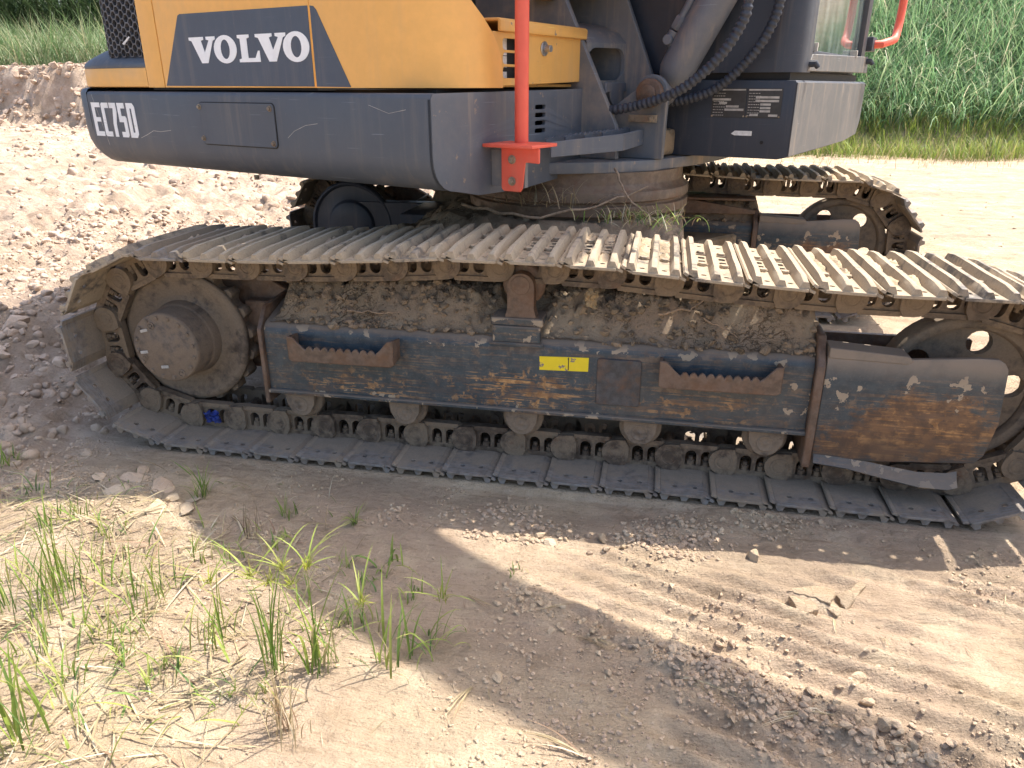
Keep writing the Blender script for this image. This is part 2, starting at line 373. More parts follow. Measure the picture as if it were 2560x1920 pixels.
M = dict(
    ground=mat_soil('earth_ground', True), soil=mat_soil('earth_clods'), packed=mat_soil('packed_mud', False, .62),
    shoe=mat_steel('shoe_steel', (.175, .150, .128), 1.05, True, .06, 0, (.37, .295, .215)), shoe_dust=mat_steel('dusty_shoe_steel', (.12, .105, .09), .95, True, .05, 0, (.54, .44, .315)),
    link=mat_steel('link_steel', (.080, .060, .045), .7, True, .25, 0, (.30, .23, .16)), sprocket=mat_steel('sprocket_steel', (.085, .068, .055), .8, False, .15, 0, (.30, .235, .17)),
    hub=mat_steel('hub_steel', (.10, .082, .068), .75, False, .12, 0, (.27, .205, .148)), idler=mat_steel('idler_steel', (.10, .083, .067), .85, False, .15, 0, (.30, .235, .17)),
    roller=mat_steel('roller_steel', (.105, .085, .068), .8, True, .15, 0, (.30, .235, .17)), rust=mat_steel('rusty_steel', (.10, .07, .052), .35, False, .75, 0, (.24, .17, .125)),
    beam=mat_beam('blue_grey_frame_paint'), guard=mat_beam('scraped_guard_paint', True),
    cw=mat_paint('charcoal_paint', (.078, .092, .115), .5, .05, 0, scr=.45), cwf=mat_paint('scuffed_charcoal_paint', (.095, .112, .140), .5, .14, .5, scr=.6),
    yellow=mat_paint('yellow_paint', (.83, .44, .115), .36, .035, 0, scr=.12), yellow_worn=mat_paint('worn_yellow_paint', (.74, .41, .11), .45, .16, .55, scr=.3),
    decal=mat_paint('dark_decal', (.062, .080, .115), .48, .06, 0, scr=.55), white=mat_paint('white_lettering', (.90, .91, .92), .5, .03, 0, scr=.6, scrc=(.12, .13, .14)),
    white_worn=mat_paint('worn_white_lettering', (.86, .87, .87), .55, .05, .35, scr=.9, scrc=(.10, .105, .115)),
    red=mat_paint('red_paint', (.83, .125, .075), .42, .10, 0, scr=.25), cab=mat_paint('cab_paint', (.028, .037, .056), .45, .05, .0, scr=.3), cabf=mat_paint('scuffed_cab_paint', (.095, .10, .108), .5, .22, .25, scr=.9),
    frame=mat_paint('swing_frame_paint', (.12, .135, .155), .5, .75, .3, dustc=(.30, .25, .20), scr=.5), dark=mat_simple('dark_interior', (.012, .012, .013), .7), rubber=mat_simple('hose_rubber', (.035, .042, .058), .55, 0, 60, .3),
    cylinder=mat_paint('cylinder_paint', (.13, .145, .175), .42, .22, 0, scr=.5), bolt=mat_steel('bolt_steel', (.22, .18, .13), .3, True, .3), chrome=mat_simple('bright_bolt', (.5, .5, .5), .35, .8),
    coverplate=mat_steel('cover_plate_steel', (.05, .052, .056), .35, False, .6, 0, (.16, .115, .085)), seam=mat_simple('seam_shadow_gap', (.02, .018, .016), .8), grille=mat_simple('grille_plastic', (.10, .10, .11), .5), ring=mat_steel('slew_ring_steel', (.12, .085, .058), .4, False, .55, 0, (.22, .165, .115)),
    sticker=mat_paint('yellow_sticker', (.85, .66, .02), .45, .02, .95, scr=.5, scrc=(.05, .05, .05)), plate=mat_simple('black_plate', (.03, .03, .032), .4), plate_text=mat_simple('pale_print', (.42, .40, .37), .5), paper=mat_simple('pale_label', (.72, .71, .69), .6, 0, 90, .15),
    glass=mat_glass('cab_glass'), blue=mat_simple('blue_rag_cloth', (.02, .04, .22), .6, 0, 60, .5, .5), leaf=mat_leaf('grass_blades'), straw=mat_leaf('dry_straw', .2, .7), twig=mat_simple('dry_twig', (.30, .22, .15), .85, 0, 80, .4, .4),
    deadleaf=mat_simple('dead_leaf', (.33, .24, .13), .8, 0, 60, .35, .3),
)
# ------------------------------------------------------------------ the ground
def bankline(x): return 10.0 + 0.5 * fbm(x, x * 0 + 3.3, 2.0, 4, 5) * 2
def H(x, y):
    x = np.asarray(x, float); y = np.asarray(y, float)
    s = -.72 * x + .69 * y
    far = sstep(2.2, 4.0, s)
    left = sstep(.3, -2.5, x)
    h = .30 * sstep(2.6, 9, s) * left
    h = h + .20 * np.exp(-(((x + 1.80) / .46) ** 2 + ((y - .80) / .55) ** 2))
    rough = .25 + .75 * np.clip(sstep(-.95, -1.5, x) + far * left, 0, 1)
    clear = 1 - sstep(-.012, .004, y) * sstep(.56, .48, y) * sstep(-.93, -.85, x) * sstep(1.75, 1.65, x)
    clear2 = 1 - sstep(1.42, 1.50, y) * sstep(2.06, 2.0, y) * sstep(-1.1, -.9, x) * sstep(1.85, 1.7, x)
    patch = sstep(-.05, .2, fbm(x, y, .45, 3, 14))
    n = fbm(x, y, .55, 3, 1) * .055 + fbm(x, y, .13, 4, 4) * .032 * rough + fbm(x, y, .035, 4, 8, .65) * .013 * (.35 + rough + .55 * patch)
    rz = np.clip(far * left + sstep(-.9, -1.4, x), 0, 1)
    lump = (np.abs(fbm(x, y, .11, 4, 21, .6)) * .17 + np.abs(fbm(x, y, .30, 5, 23, .62)) * .34 * far + np.abs(fbm(x, y, .045, 3, 25)) * .03) * rz
    n = n - lump + .05 * rz
    n = n - np.abs(fbm(x, y, .05, 4, 27, .65)) * .026 * patch * (1 - rz) - np.abs(fbm(x, y, .022, 2, 29)) * .012 * (.35 + .65 * patch) * (1 - rz)
    # old track prints: ridges running the way the machine has driven
    u = .93 * x - .37 * y; w = .37 * x + .93 * y
    pr = sstep(.35, .9, x) * sstep(-.15, -.3, y) * sstep(-1.2, -.9, y)
    ridge = np.sin((w + .02 * fbm(x, y, .2, 2, 31)) * 2 * np.pi / .062 + 6 * fbm(u, w, .5, 2, 33)) * .013 * sstep(-.2, .15, fbm(x, y, .22, 3, 35))
    n = n + pr * (ridge + .006 * fbm(u * .25, w, .03, 3, 37))
    # low rubble berm in the lower right
    d = w - (-.075)
    brm = np.exp(-((w + .285) / .06) ** 2) * sstep(.45, .9, u); n = n - np.abs(fbm(x, y, .06, 4, 47, .65)) * .085 * brm + .012 * brm
    n = n + .012 * np.exp(-((w + .285) / .045) ** 2) * sstep(.75, 1.0, u) * (1 + 1.5 * fbm(x, y, .05, 3, 41))
    rise = .62 * np.clip(y - 10.8, 0, None) * sstep(-2.5, 0.5, x)
    rise = np.minimum(rise, 4.2)
    h = h + fbm(x * .4 + y * .25, y, .5, 4, 43) * .05 * sstep(1.9, 2.6, x) + np.abs(fbm(x, y, .2, 4, 45, .6)) * -.05 * sstep(1.9, 2.6, x)
    bl = bankline(x)
    bt = sstep(-.5, .55, y - bl + 1.1 * fbm(x, y, .8, 5, 51, .6) + .5 * np.abs(fbm(x, y, .25, 4, 55, .6)))
    bank = (1.0 * bt ** 1.5 - .38 * np.abs(fbm(x, y, .5, 5, 53, .62)) * sstep(0, .3, bt) * sstep(1., .8, bt)) * sstep(-4.5, -6.5, x)
    rel = sstep(12, 9, y)
    return h + .09 * sstep(.5, 1.45, y) + n * clear * clear2 * (.25 + .75 * rel) + rise + bank + .008 * (1 - clear) - .004 * (1 - clear2)

def axis(segs):
    out = [segs[0][0]]
    for a, b, f in segs:
        x = a
        while True:
            st = f(x); x += st
            if x >= b - st * .5: break
            out.append(x)
        out.append(b)
    return np.array(out)
gx = axis([(-60, -14, lambda x: 6), (-14, -1.25, lambda x: .0085 + .0105 * (-1.25 - x)), (-1.25, 1.9, lambda x: .0085), (1.9, 9, lambda x: .0085 + .014 * (x - 1.9)), (9, 60, lambda x: 6)])
gy = axis([(-30, -1.2, lambda y: max(.05, .25 * (-1.2 - y))), (-1.2, .02, lambda y: .0085), (.02, .5, lambda y: .03), (.5, 2.4, lambda y: .028), (2.4, 16, lambda y: .010 + .0065 * y), (16, 110, lambda y: 4)])
GX, GY = np.meshgrid(gx, gy)
GZ = H(GX, GY)
nx_, ny_ = len(gx), len(gy)
V = np.stack([GX, GY, GZ], -1).reshape(-1, 3)
I = np.arange(nx_ * ny_).reshape(ny_, nx_)
Fq = np.stack([I[:-1, :-1], I[:-1, 1:], I[1:, 1:], I[1:, :-1]], -1).reshape(-1, 4)
link('ground', np_mesh('ground', V, Fq, M['ground']), kind='structure', label='bare rutted tan earth with a cut bank behind')
def gh(x, y): return float(H(np.array([x]), np.array([y]))[0])
CAM = np.array(cam.location)
def at(px, py, z=0.):
    """ground point seen at a photo position (used once to read where things stand)"""
    q = cam.rotation_euler.to_matrix() @ Vector(((px - 1280) / 1850, -(py - 960) / 1850, -1))
    p = Vector(CAM); t = (z - p.z) / q.z
    for _ in range(6):
        r = p + q * t; zz = gh(r.x, r.y); t = (zz - p.z) / q.z
    r = p + q * t; return r.x, r.y, gh(r.x, r.y)

# ------------------------------------------------------------------ clods
def clod_base(seed, sub=2, sq=.75, amp=.45, cuts=11):
    bm = bmesh.new(); bmesh.ops.create_icosphere(bm, subdivisions=sub, radius=1.0)
    v = np.array([p.co[:] for p in bm.verts]); f = np.array([[q.index for q in p.verts] for p in bm.faces]); bm.free()
    n = fbm(v[:, 0] * 1.1 + v[:, 2] * .7, v[:, 1] * 1.1 - v[:, 2] * .9, 1.1, 3, seed)
    v = v * (1 + amp * n)[:, None] * np.array([1, .8 + .3 * ((seed * 37) % 10) / 10, sq])
    # knock a few flat facets into it
    r = np.random.RandomState(seed)
    for _ in range(cuts):
        d = r.normal(size=3); d /= np.linalg.norm(d); k = v @ d; lim = r.uniform(.36, .66)
        v = v - np.outer(np.clip(k - lim, 0, None), d) * .97
    v = v * (1 + .16 * (r.rand(len(v), 1) - .5)) / np.abs(v).max() * .95
    return v, f
CL = [clod_base(s) for s in range(100, 108)]
CR = [clod_base(s, 2, .8, .55, 4) for s in range(130, 138)]
CL1 = [clod_base(s, 1) for s in range(120, 126)]
nr = np.random.RandomState(11)
def scatter_clods(pts, sizes, bases, sink=.25):
    vs = []; fs = []; o = 0
    for (x, y, z), s in zip(pts, sizes):
        v, f = bases[nr.randint(len(bases))]
        a = nr.rand() * 6.28; ca, sa = math.cos(a), math.sin(a)
        q = v * (s * (.8 + .4 * nr.rand(3))); q = np.stack([q[:, 0] * ca - q[:, 1] * sa, q[:, 0] * sa + q[:, 1] * ca, q[:, 2]], -1)
        vs.append(q + np.array([x, y, z + s * sink])); fs.append(f + o); o += len(v)
    return np.concatenate(vs), np.concatenate(fs)
def rubble(name, n, area, smin, smax, pw, bases, mat, label, dens=None, sink=.2, smooth=False):
    xs = []; ys = []
    while len(xs) < n:
        x = nr.uniform(area[0], area[1], n); y = nr.uniform(area[2], area[3], n)
        k = np.ones(n, bool) if dens is None else nr.rand(n) < dens(x, y)
        xs += list(x[k]); ys += list(y[k])
    x = np.array(xs[:n]); y = np.array(ys[:n]); s = smin + (smax - smin) * nr.rand(n) ** pw
    v, f = scatter_clods(np.stack([x, y, H(x, y)], -1), s, bases, sink)
    return link(name, np_mesh(name, v, f, mat, smooth), kind='stuff', label=label)
offtrack = lambda x, y: (~((y > -.02) & (y < .5) & (x > -.98) & (x < 1.75))) * 1.0
rubble('rubble', 7500, (-3.6, -.85, -.5, 3.4), .006, .030, 3.4, CR, M['soil'], 'loose pinkish clods heaped beyond the drive end of the track',
       lambda x, y: offtrack(x, y) * sstep(.1, .5, fbm(x, y, .5, 3, 61) + .45 + .3 * sstep(-1.2, -1.8, x)) * sstep(-.45, .1, y + .25 * (x + 1)) * sstep(-.8, -1.1, x - .4 * np.clip(y - .5, 0, 1)), .1, True)
rubble('rubble', 2200, (-15, -5, 9.2, 11.6), .02, .10, 3.5, CL1, M['soil'], 'lumps of clay fallen along the cut bank', lambda x, y: sstep(.9, .2, np.abs(y - bankline(x))), .0)
rubble('rubble', 5500, (-9.5, -.6, 2.2, 10.6), .010, .055, 4.0, CR, M['soil'], 'loose pale clods over the rough ground behind the machine', lambda x, y: (.25 + .75 * sstep(-.1, .2, fbm(x, y, .8, 3, 63))) * sstep(-.3, -1.2, x + .25 * y), .05, True)
rubble('gravel', 9500, (-1.3, 1.9, -1.15, .02), .0013, .0070, 3.2, CL1, M['soil'], 'small earth crumbs scattered over the bare soil', lambda x, y: offtrack(x, y) * sstep(-.05, .22, fbm(x, y, .25, 4, 65)))
rubble('gravel', 1100, (.0, 1.2, -.26, -.02), .0025, .011, 2.5, CL1, M['soil'], 'flaky clods broken out along the track edge', lambda x, y: sstep(-.1, .2, fbm(x, y, .2, 3, 67)))
rubble('gravel', 2200, (.40, 1.6, -1.0, -.25), .002, .011, 4.0, CL1, M['soil'], 'crumbled earth along the low ridge in the shade',
       lambda x, y: np.exp(-((.37 * x + .93 * y + .285) / .05) ** 2) * sstep(.2, .7, x) * sstep(-.25, .1, fbm(x, y, .12, 3, 69)))
rubble('gravel', 700, (1.5, 6, .5, 9), .004, .018, 4, CL1, M['soil'], 'scattered crumbs on the sunlit flat behind the machine', None, .0)

def clod_thing(x, y, s, label, group, cat='clod', name='earth_clod', sq=1.0, mat='soil', sink=.35):
    k = rng.randrange(len(CLM)); o = bpy.data.objects.new(name, CLM[k]); C.objects.link(o)
    o.location = (x, y, gh(x, y) + s * .35 * sq * sink); o.rotation_euler = (rng.uniform(-.3, .3), rng.uniform(-.3, .3), rng.uniform(0, 6.28))
    s *= 50; o.scale = (s * rng.uniform(.85, 1.2), s * rng.uniform(.7, 1.0), s * sq * rng.uniform(.75, 1.0))
    o['label'] = label; o['category'] = cat
    if group: o['group'] = group
    return o
CLM = [np_mesh('earth_clod', clod_base(s, 2, .75, .55)[0] * .02, clod_base(s, 2, .75, .55)[1], M['soil'], False) for s in range(140, 146)]
for px, py, s in ((1352, 1340, .020), (1395, 1336, .015), (1375, 1358, .021), (1415, 1352, .014), (1455, 1350, .013), (1470, 1344, .011), (1508, 1352, .020), (1518, 1375, .015), (1290, 1340, .012), (1310, 1352, .013), (1558, 1368, .011), (1330, 1352, .012)):
    x, y, z = at(px, py); clod_thing(x, y, s, 'pale earth clod in the row along the sunlit edge below the track', 'clods along the sunlit edge')
x, y, z = at(1882, 1395); clod_thing(x, y, .022, 'round grey clod at the shadow edge under the bright light slits', None)
for k in range(26):
    f = k / 25; px = 1800 + 540 * f + rng.uniform(-40, 40); py = 1655 + 225 * f + rng.uniform(-45, 40)
    x, y, z = at(px, py); clod_thing(x, y, rng.uniform(.008, .018), 'brown earth clod on the shaded ridge towards the lower right corner', 'clods on the shaded ridge', sink=.5)
x, y, z = at(2143, 1705); clod_thing(x, y, .022, 'largest loose clod on the edge of the ridge, lower right', None)
for k in range(48):
    px = rng.uniform(0, 330); py = rng.uniform(640, 1010)
    if px > 60 + (1010 - py) * .9 + 40: continue
    x, y, z = at(px, py)
    if x > -.98: continue
    clod_thing(x, y, rng.uniform(.016, .034), 'rounded pinkish clod on the heap beyond the drive end of the track', 'clods on the heap by the track')
for px, py, s, l in ((40, 810, .07, 'big pale lump low on the heap at the picture edge'), (2, 780, .05, 'dusty lump beside the big pale lump on the heap')):
    x, y, z = at(px, py); clod_thing(x, y, s, l, None, cat='lump')
# cracked slabs of dried mud
for k, (pts) in enumerate((((1965, 1482), (2045, 1468), (2085, 1495), (2070, 1518), (2030, 1510), (1985, 1498)), ((1975, 1505), (2030, 1515), (2045, 1535), (2000, 1540)), ((2050, 1525), (2075, 1512), (2110, 1530), (2090, 1545)), ((2092, 1500), (2150, 1455), (2165, 1470), (2115, 1525)))):
    P = [at(*p) for p in pts]; mb = MB()
    zt = sum(p[2] for p in P) / len(P) + .005
    cx = sum(p[0] for p in P) / len(P); cy = sum(p[1] for p in P) / len(P)
    jag = []
    for i, p in enumerate(P):
        q = P[(i + 1) % len(P)]
        for j in range(4): f = j / 4; jag.append((p[0] + (q[0] - p[0]) * f - cx + rng.gauss(0, .0022), p[1] + (q[1] - p[1]) * f - cy + rng.gauss(0, .0022)))
    mb.prism(jag, -.02, .0, 'xy')
    o = link('mud_slab', mb.mesh('mud_slab', M['ground'], .002), label=('widest', 'small squarish', 'smallest', 'long narrow')[k] + ' cracked slab of dried mud lifted from the sunlit ground', category='mud slab', group='cracked mud slabs')
    o.location = (cx, cy, zt); o.rotation_euler = (rng.uniform(-.08, .08), rng.uniform(-.08, .08), 0)
for k in range(9):
    px, py = ((250, 1195), (330, 1200), (430, 1245), (470, 1275), (395, 1270), (300, 1225), (410, 1215), (360, 1180), (480, 1250))[k]
    x, y, z = at(px, py)
    clod_thing(x, y, rng.uniform(.03, .055), 'flat cracked flake of grey mud among shaded grass before the track', 'mud flakes before the drive sprocket', name='mud_flake', cat='mud flake', sq=.35, sink=.2)
x, y, z = at(1245, 1690); clod_thing(x, y, .022, 'pale crumpled lump beside dry stalks on the shaded soil', None, sq=.6)
# ------------------------------------------------------------------ the excavator
CX, CY = .39, 1.2
ROOT = empty('excavator', (CX, CY, 0), label='yellow and charcoal tracked excavator standing on bare earth', category='excavator')
INV = Matrix.Translation((-CX, -CY, 0))
def part(name, mb, mat, parent=None, bevel=0, seg=2, angle=35, recalc=True, **props):
    """a part in world coordinates under the excavator (or a sub-part under a part)"""
    me = mb if isinstance(mb, bpy.types.Mesh) else mb.mesh(name, mat, bevel, seg, angle, recalc)
    o = link(name, me, parent or ROOT, **props)
    if parent is None: o.matrix_parent_inverse = INV
    return o
TH = R(-22)
def upart(name, mb, mat, parent=None, bevel=0, seg=2, angle=35, recalc=True, **props):
    """a part of the slewed upper body: vertices in its own axes (forward, left, up) about the slew centre"""
    o = part(name, mb, mat, parent, bevel, seg, angle, recalc, **props)
    if parent is None: o.location = (CX, CY, 0); o.rotation_euler = (0, 0, TH)
    return o

# ---- crawler track
P = .152; NS = 40
SP = (-.745, .325); RS = .25; ID = (1.515, .322); RI = .247; PZ = .075
def track_path():
    pts = []
    for i in range(60): pts.append((SP[0] + (ID[0] - SP[0]) * i / 60, PZ))
    for i in range(41):
        a = -90 + 180 * i / 40; pts.append((ID[0] + RI * math.cos(R(a)), ID[1] + RI * math.sin(R(a))))
    ztr, ztl = ID[1] + RI, SP[1] + RS
    cxr, czr = .35, .627
    for i in range(1, 120):
        x = ID[0] + (SP[0] - ID[0]) * i / 120
        if x > cxr:
            t = (ID[0] - x) / (ID[0] - cxr); z = ztr + (czr - ztr) * t - .020 * math.sin(math.pi * t)
        else:
            t = (cxr - x) / (cxr - SP[0]); z = czr + (ztl - czr) * (1 - (1 - t) ** 1.25) - .012 * math.sin(math.pi * t)
        z -= .018 * math.exp(-((x - cxr) / .12) ** 2)
        pts.append((x, z))
    for i in range(41):
        a = 90 + 180 * i / 40; pts.append((SP[0] + RS * math.cos(R(a)), SP[1] + RS * math.sin(R(a))))
    return np.array(pts)
tp = track_path(); seg = np.linalg.norm(np.roll(tp, -1, 0) - tp, axis=1); cum = np.concatenate([[0], np.cumsum(seg)]); TL = cum[-1]; P = TL / NS
tpc = np.vstack([tp, tp[:1]])
def tpt(s):
    s = s % TL; return np.array([np.interp(s, cum, tpc[:, 0]), np.interp(s, cum, tpc[:, 1])])
S0 = (.022 - SP[0]) % P            # a pin falls on x = .022

def shoe_mesh(name, mat, seed):
    r = random.Random(seed); mb = MB(); e = P - .016
    holes = [circle(x, y, .0075, 8) for x in (.039, .094) for y in (.045, .405)]
    holes += [rrect(x - .009, y, x + .009, y + .026, .005, 2) for x in (.038, .093) for y in (.190, .236)]
    e = P - .036
    mb.prism([(0, .008), (.004, 0), (e, 0), (e, .45), (.004, .45), (0, .442)], .040, .0475, 'xy', holes)
    mb.prism([(-.014, .0350), (-.0005, .0402), (-.0005, .0472), (-.016, .0415)], .008, .442, 'xz')
    mb.prism([(e + .0005, .0402), (P - .012, .0500), (P - .006, .0545), (P - .010, .0590), (e + .0005, .0472)], .004, .446, 'xz')
    for x, hh in ((.012, .0235), (.066, .0215), (.121, .0265)):
        w0, w1 = .0135, .0062
        n = 9; rows = []
        for i in range(n):                                   # worn ribs: uneven tops
            y = .004 + .442 * i / (n - 1); k = hh * (.94 + .06 * r.random()); j = (r.random() - .5) * .0008
            if i in (0, n - 1): k *= .72
            rows.append([(x - w0, y, .0472), (x - w1 + j, y, .0475 + k), (x + w1 + j, y, .0475 + k), (x + w0, y, .0472)])
        mb.grid(rows); a = len(mb.v) - 4; b = len(mb.v) - 4 * n
        mb.f += [(b, b + 1, b + 2, b + 3), (a, a + 1, a + 2, a + 3)]
    for x in (.039, .094):
        for y in (.150, .300): mb.cyl((x, y, .047), (0, 0, 1), .0115, .0085, 6)
    return mb.mesh(name, mat, .0012, 1)
def mud_cake(mb, seed):
    """dried mud caked between the ribs of a shoe"""
    r = np.random.RandomState(seed)
    for x0, x1 in ((.026, .052), (.081, .108)):
        for _ in range(3):
            y = r.uniform(.08, .38); L = r.uniform(.03, .09); n = 7; rows = []
            for i in range(n):
                t = i / (n - 1); row = []
                for j in range(5):
                    q = j / 4; hh = .015 * math.sin(math.pi * min(max(t, .0), 1)) * (.6 + .8 * r.rand()) * (0.55 + .45 * math.sin(math.pi * q))
                    row.append((x0 + (x1 - x0) * q + r.normal() * .001, y + L * (t - .5), .0465 + max(hh, 0)))
                rows.append(row)
            mb.grid(rows)
    return mb
def link_mesh(sgn):
    """one side of a track link; outer face towards -y"""
    mb = MB(); q = P
    hol = []
    for x in (.062, .106):
        hol.append([(x - .016, -.0 + .026)] + circle(x, -.006, .016, 6, 180, 360, False) + [(x + .016, .026)])
    out = circle(0, 0, .041, 8, 100, 260, False) + [(.03, -.043), (.128, -.043), (q - .012, -.036)] + circle(q, 0, .036, 6, -70, 70, False) + [(.150, .036), (.142, .050), (-.006, .050), (-.022, .036)]
    mb.prism(out, .0, .020, 'xz', hol)
    mb.prism(circle(0, 0, .0405, 10, 90, 270, False) + [(.026, -.041), (.036, -.02), (.036, .02), (.026, .039)], -.014, .001, 'xz')
    mb.prism([(.03, -.0435), (.13, -.0435), (.134, -.030), (.026, -.030)], -.006, .0, 'xz')
    mb.lathe([(.026, 0), (.025, .0016), (.021, .0017), (.020, .0004), (.016, .0004), (.015, .0016), (0, .0018)], (0, -.0139, 0), (0, -1, 0), 18)
    for x in (.062, .106):
        mb.cyl((x, .012, .012), (0, 0, 1), .0115, .028, 6); mb.cyl((x, .012, .002), (0, 0, 1), .0065, .012, 8)
    if sgn > 0: mb.v = [(x, -y, z) for x, y, z in mb.v]
    return mb.mesh('track_link', M['link'], .0022, 2)
SHOE = [shoe_mesh('track_shoe', M['shoe'], s) for s in (1, 2)]; SHOED = [shoe_mesh('track_shoe', M['shoe_dust'], s) for s in (3, 4)]
LK = [link_mesh(-1), link_mesh(1)]
CAKE = [mud_cake(MB(), s).mesh('dried_mud', M['soil'], 0, 2, 60, False) for s in (5, 6, 7)]
PIN = MB().cyl((0, .025, 0), (0, 1, 0), .016, .17, 10).mesh('track_pin', M['link'])
def make_track(y0):
    fr = []
    t = empty('crawler_track', (0, 0, 0)); t.parent = ROOT; t.matrix_parent_inverse = INV
    for k in range(NS):
        a = tpt(S0 + k * P); b = tpt(S0 + (k + 1) * P); d = (b - a) / np.linalg.norm(b - a)
        fr.append((a, d)); p_ = link('track_pin', PIN, t); p_.location = (a[0], y0 + .115, a[1])
    for k, (a, d) in enumerate(fr):
        top = a[1] > .45
        n = (d[1], -d[0])                                   # outward
        m = Matrix(((d[0], 0, n[0], a[0]), (0, 1, 0, y0), (d[1], 0, n[1], a[1]), (0, 0, 0, 1)))
        m = m @ Matrix.Rotation(R(rng.uniform(-.8, .8)), 4, 'Y')
        s = link('track_shoe', (SHOED if top and rng.random() < .93 else SHOE)[k % 2], t); s.matrix_local = m @ Matrix.Translation((-.020, 0, 0))
        for i, yy in enumerate((.150, .300)):
            l = link('track_link', LK[i], t); l.matrix_local = m @ Matrix.Translation((0, yy, 0))
        if top and (rng.random() < .75):
            c = link('dried_mud', CAKE[k % 3], t); c.matrix_local = m @ Matrix.Translation((-.020, 0, 0)); c['kind'] = 'stuff'
    return t

def make_undercarriage(y0, near):
    Y = lambda v: y0 + v
    make_track(y0)
    # drive sprocket: dished disc, teeth and final-drive hub
    mb = MB()
    if near:
        mb.lathe([(.205, 0.0), (.212, .006), (.212, .02), (.196, .028), (.17, .018), (.135, .012), (.118, .02)], (SP[0], Y(.205), SP[1]), (0, -1, 0), 48)
    else:
        mb.lathe([(.205, 0.0), (.212, .006), (.212, .02), (.15, .02)], (SP[0], Y(.205), SP[1]), (0, -1, 0), 40)
    T = 19; prof = []
    for k in range(T):
        a = 360 * k / T + 5
        for da, rr in ((-9.5, .199), (-6.0, .203), (-2.6, .224), (2.6, .224), (6.0, .203)): prof.append((SP[0] + rr * math.cos(R(a + da)), SP[1] + rr * math.sin(R(a + da))))
    mb.prism(prof, Y(.200), Y(.250), 'xz')
    sp = part('drive_sprocket', mb, M['sprocket'], None, .002, 1)
    if near:
        hb = MB(); hb.lathe([(.122, 0), (.116, .035), (.112, .04), (.110, .11), (.106, .117), (0, .118)], (SP[0], Y(.192), SP[1]), (0, -1, 0), 48)
        fy = Y(.192) - .118
        for k in range(16):
            a = R(360 * k / 16 + 8); hb.cyl((SP[0] + .096 * math.cos(a), fy + .001, SP[1] + .096 * math.sin(a)), (0, -1, 0), .0062, .0045, 6); hb.cyl((SP[0] + .096 * math.cos(a), fy + .001, SP[1] + .096 * math.sin(a)), (0, -1, 0), .0085, .0012, 12)
        part('final_drive_hub', hb, M['hub'], sp, .0012, 1)
        for a, rr, s in ((118, .078, .012), (-62, .090, .0125), (205, .083, .009)):
            pl = MB(); c = (SP[0] + rr * math.cos(R(a)), fy + .002, SP[1] + rr * math.sin(R(a))); pl.lathe([(s, 0), (s, .004), (s * .7, .0045), (s * .62, .002), (0, .002)], c, (0, -1, 0), 18); pl.cyl((c[0], c[1] - .002, c[2]), (0, -1, 0), s * .45, .004, 6)
            part('drain_plug', pl, M['hub'], sp)
        for x, z, rot in ((-.062, .052, .25), (-.075, -.018, .15), (-.012, -.062, .12)):
            g = MB(); g.box((-.0125, -.002, -.0045), (.0125, .002, .0045)); o = part('hub_tag', g, M['plate_text'], sp, .0006, 1); o.location = (SP[0] + x, fy - .0005, SP[1] + z); o.rotation_euler = (0, -rot, 0)
    k = MB(); k.prism([(-.66, .20), (-.41, .20), (-.41, .46), (-.54, .53), (-.66, .50)], Y(.285), Y(.33), 'xz'); k.box((-.56, Y(.24), .30), (-.41, Y(.30), .44)); part('motor_mount', k, M['rust'], None, .004, 1)
    # idler wheel with five round lightening holes
    mb = MB(); n = 60; ho = []
    for k in range(5):
        a = R((77 if near else 122) - 72 * k); ho.append(circle(ID[0] + .130 * math.cos(a), ID[1] + .130 * math.sin(a), .032, 16))
    mb.prism(circle(ID[0], ID[1], .172, n), Y(.212), Y(.238), 'xz', ho)
    mb.lathe([(.166, .0), (.172, -.018), (.186, -.022), (.196, -.02), (.200, -.012), (.200, .052), (.196, .06), (.186, .062), (.172, .058), (.166, .04), (.166, 0)], (ID[0], Y(.205), ID[1]), (0, 1, 0), n, False)
    mb.lathe([(.07, 0), (.06, .05), (.055, .08), (0, .081)], (ID[0], Y(.215), ID[1]), (0, -1, 0), 28)
    part('idler_wheel', mb, M['idler'], None, .0018, 1)
    # track frame: rounded box section with lips and end plates
    prof = [(.100, .207), (.100, .385)] + [(.100 + .036 * (1 - math.cos(R(a))), .385 + .036 * math.sin(R(a))) for a in (20, 40, 60, 75)] + [(.24, .455), (.31, .455), (.35, .42), (.35, .207)]
    mb = MB(); mb.prism([(Y(p[0]), p[1]) for p in prof], -.425, 1.130, 'yz')
    f = part('track_frame', mb, M['beam'], None, .002, 1, 30)
    g = MB(); g.box((-.43, Y(.088), .198), (1.135, Y(.36), .2085)); part('bottom_flange', g, M['beam'], f, .002, 1)
    g = MB(); g.prism([(Y(.086), .165), (Y(.086), .40), (Y(.135), .462), (Y(.33), .475), (Y(.36), .165)], -.438, -.425, 'yz'); part('end_plate', g, M['rust'], f, .002, 1)
    g = MB(); g.prism([(Y(.078), .110), (Y(.078), .40), (Y(.13), .47), (Y(.33), .478), (Y(.36), .110)], 1.130, 1.152, 'yz'); part('end_plate', g, M['rust'], f, .003, 1)
    # idler guard
    pts = [(1.154, .130), (1.154, .428), (1.345, .432), (1.505, .446)] + [(1.535 + .04 * math.cos(R(a)), .408 + .04 * math.sin(R(a))) for a in (70, 45, 20, 0)] + [(1.583, .275), (1.568, .185), (1.55, .160)]
    rows = []
    gm = MB(); gm.prism(pts, Y(.086), Y(.100), 'xz'); gu = part('idler_guard', gm, M['guard'], None, .0035, 2)
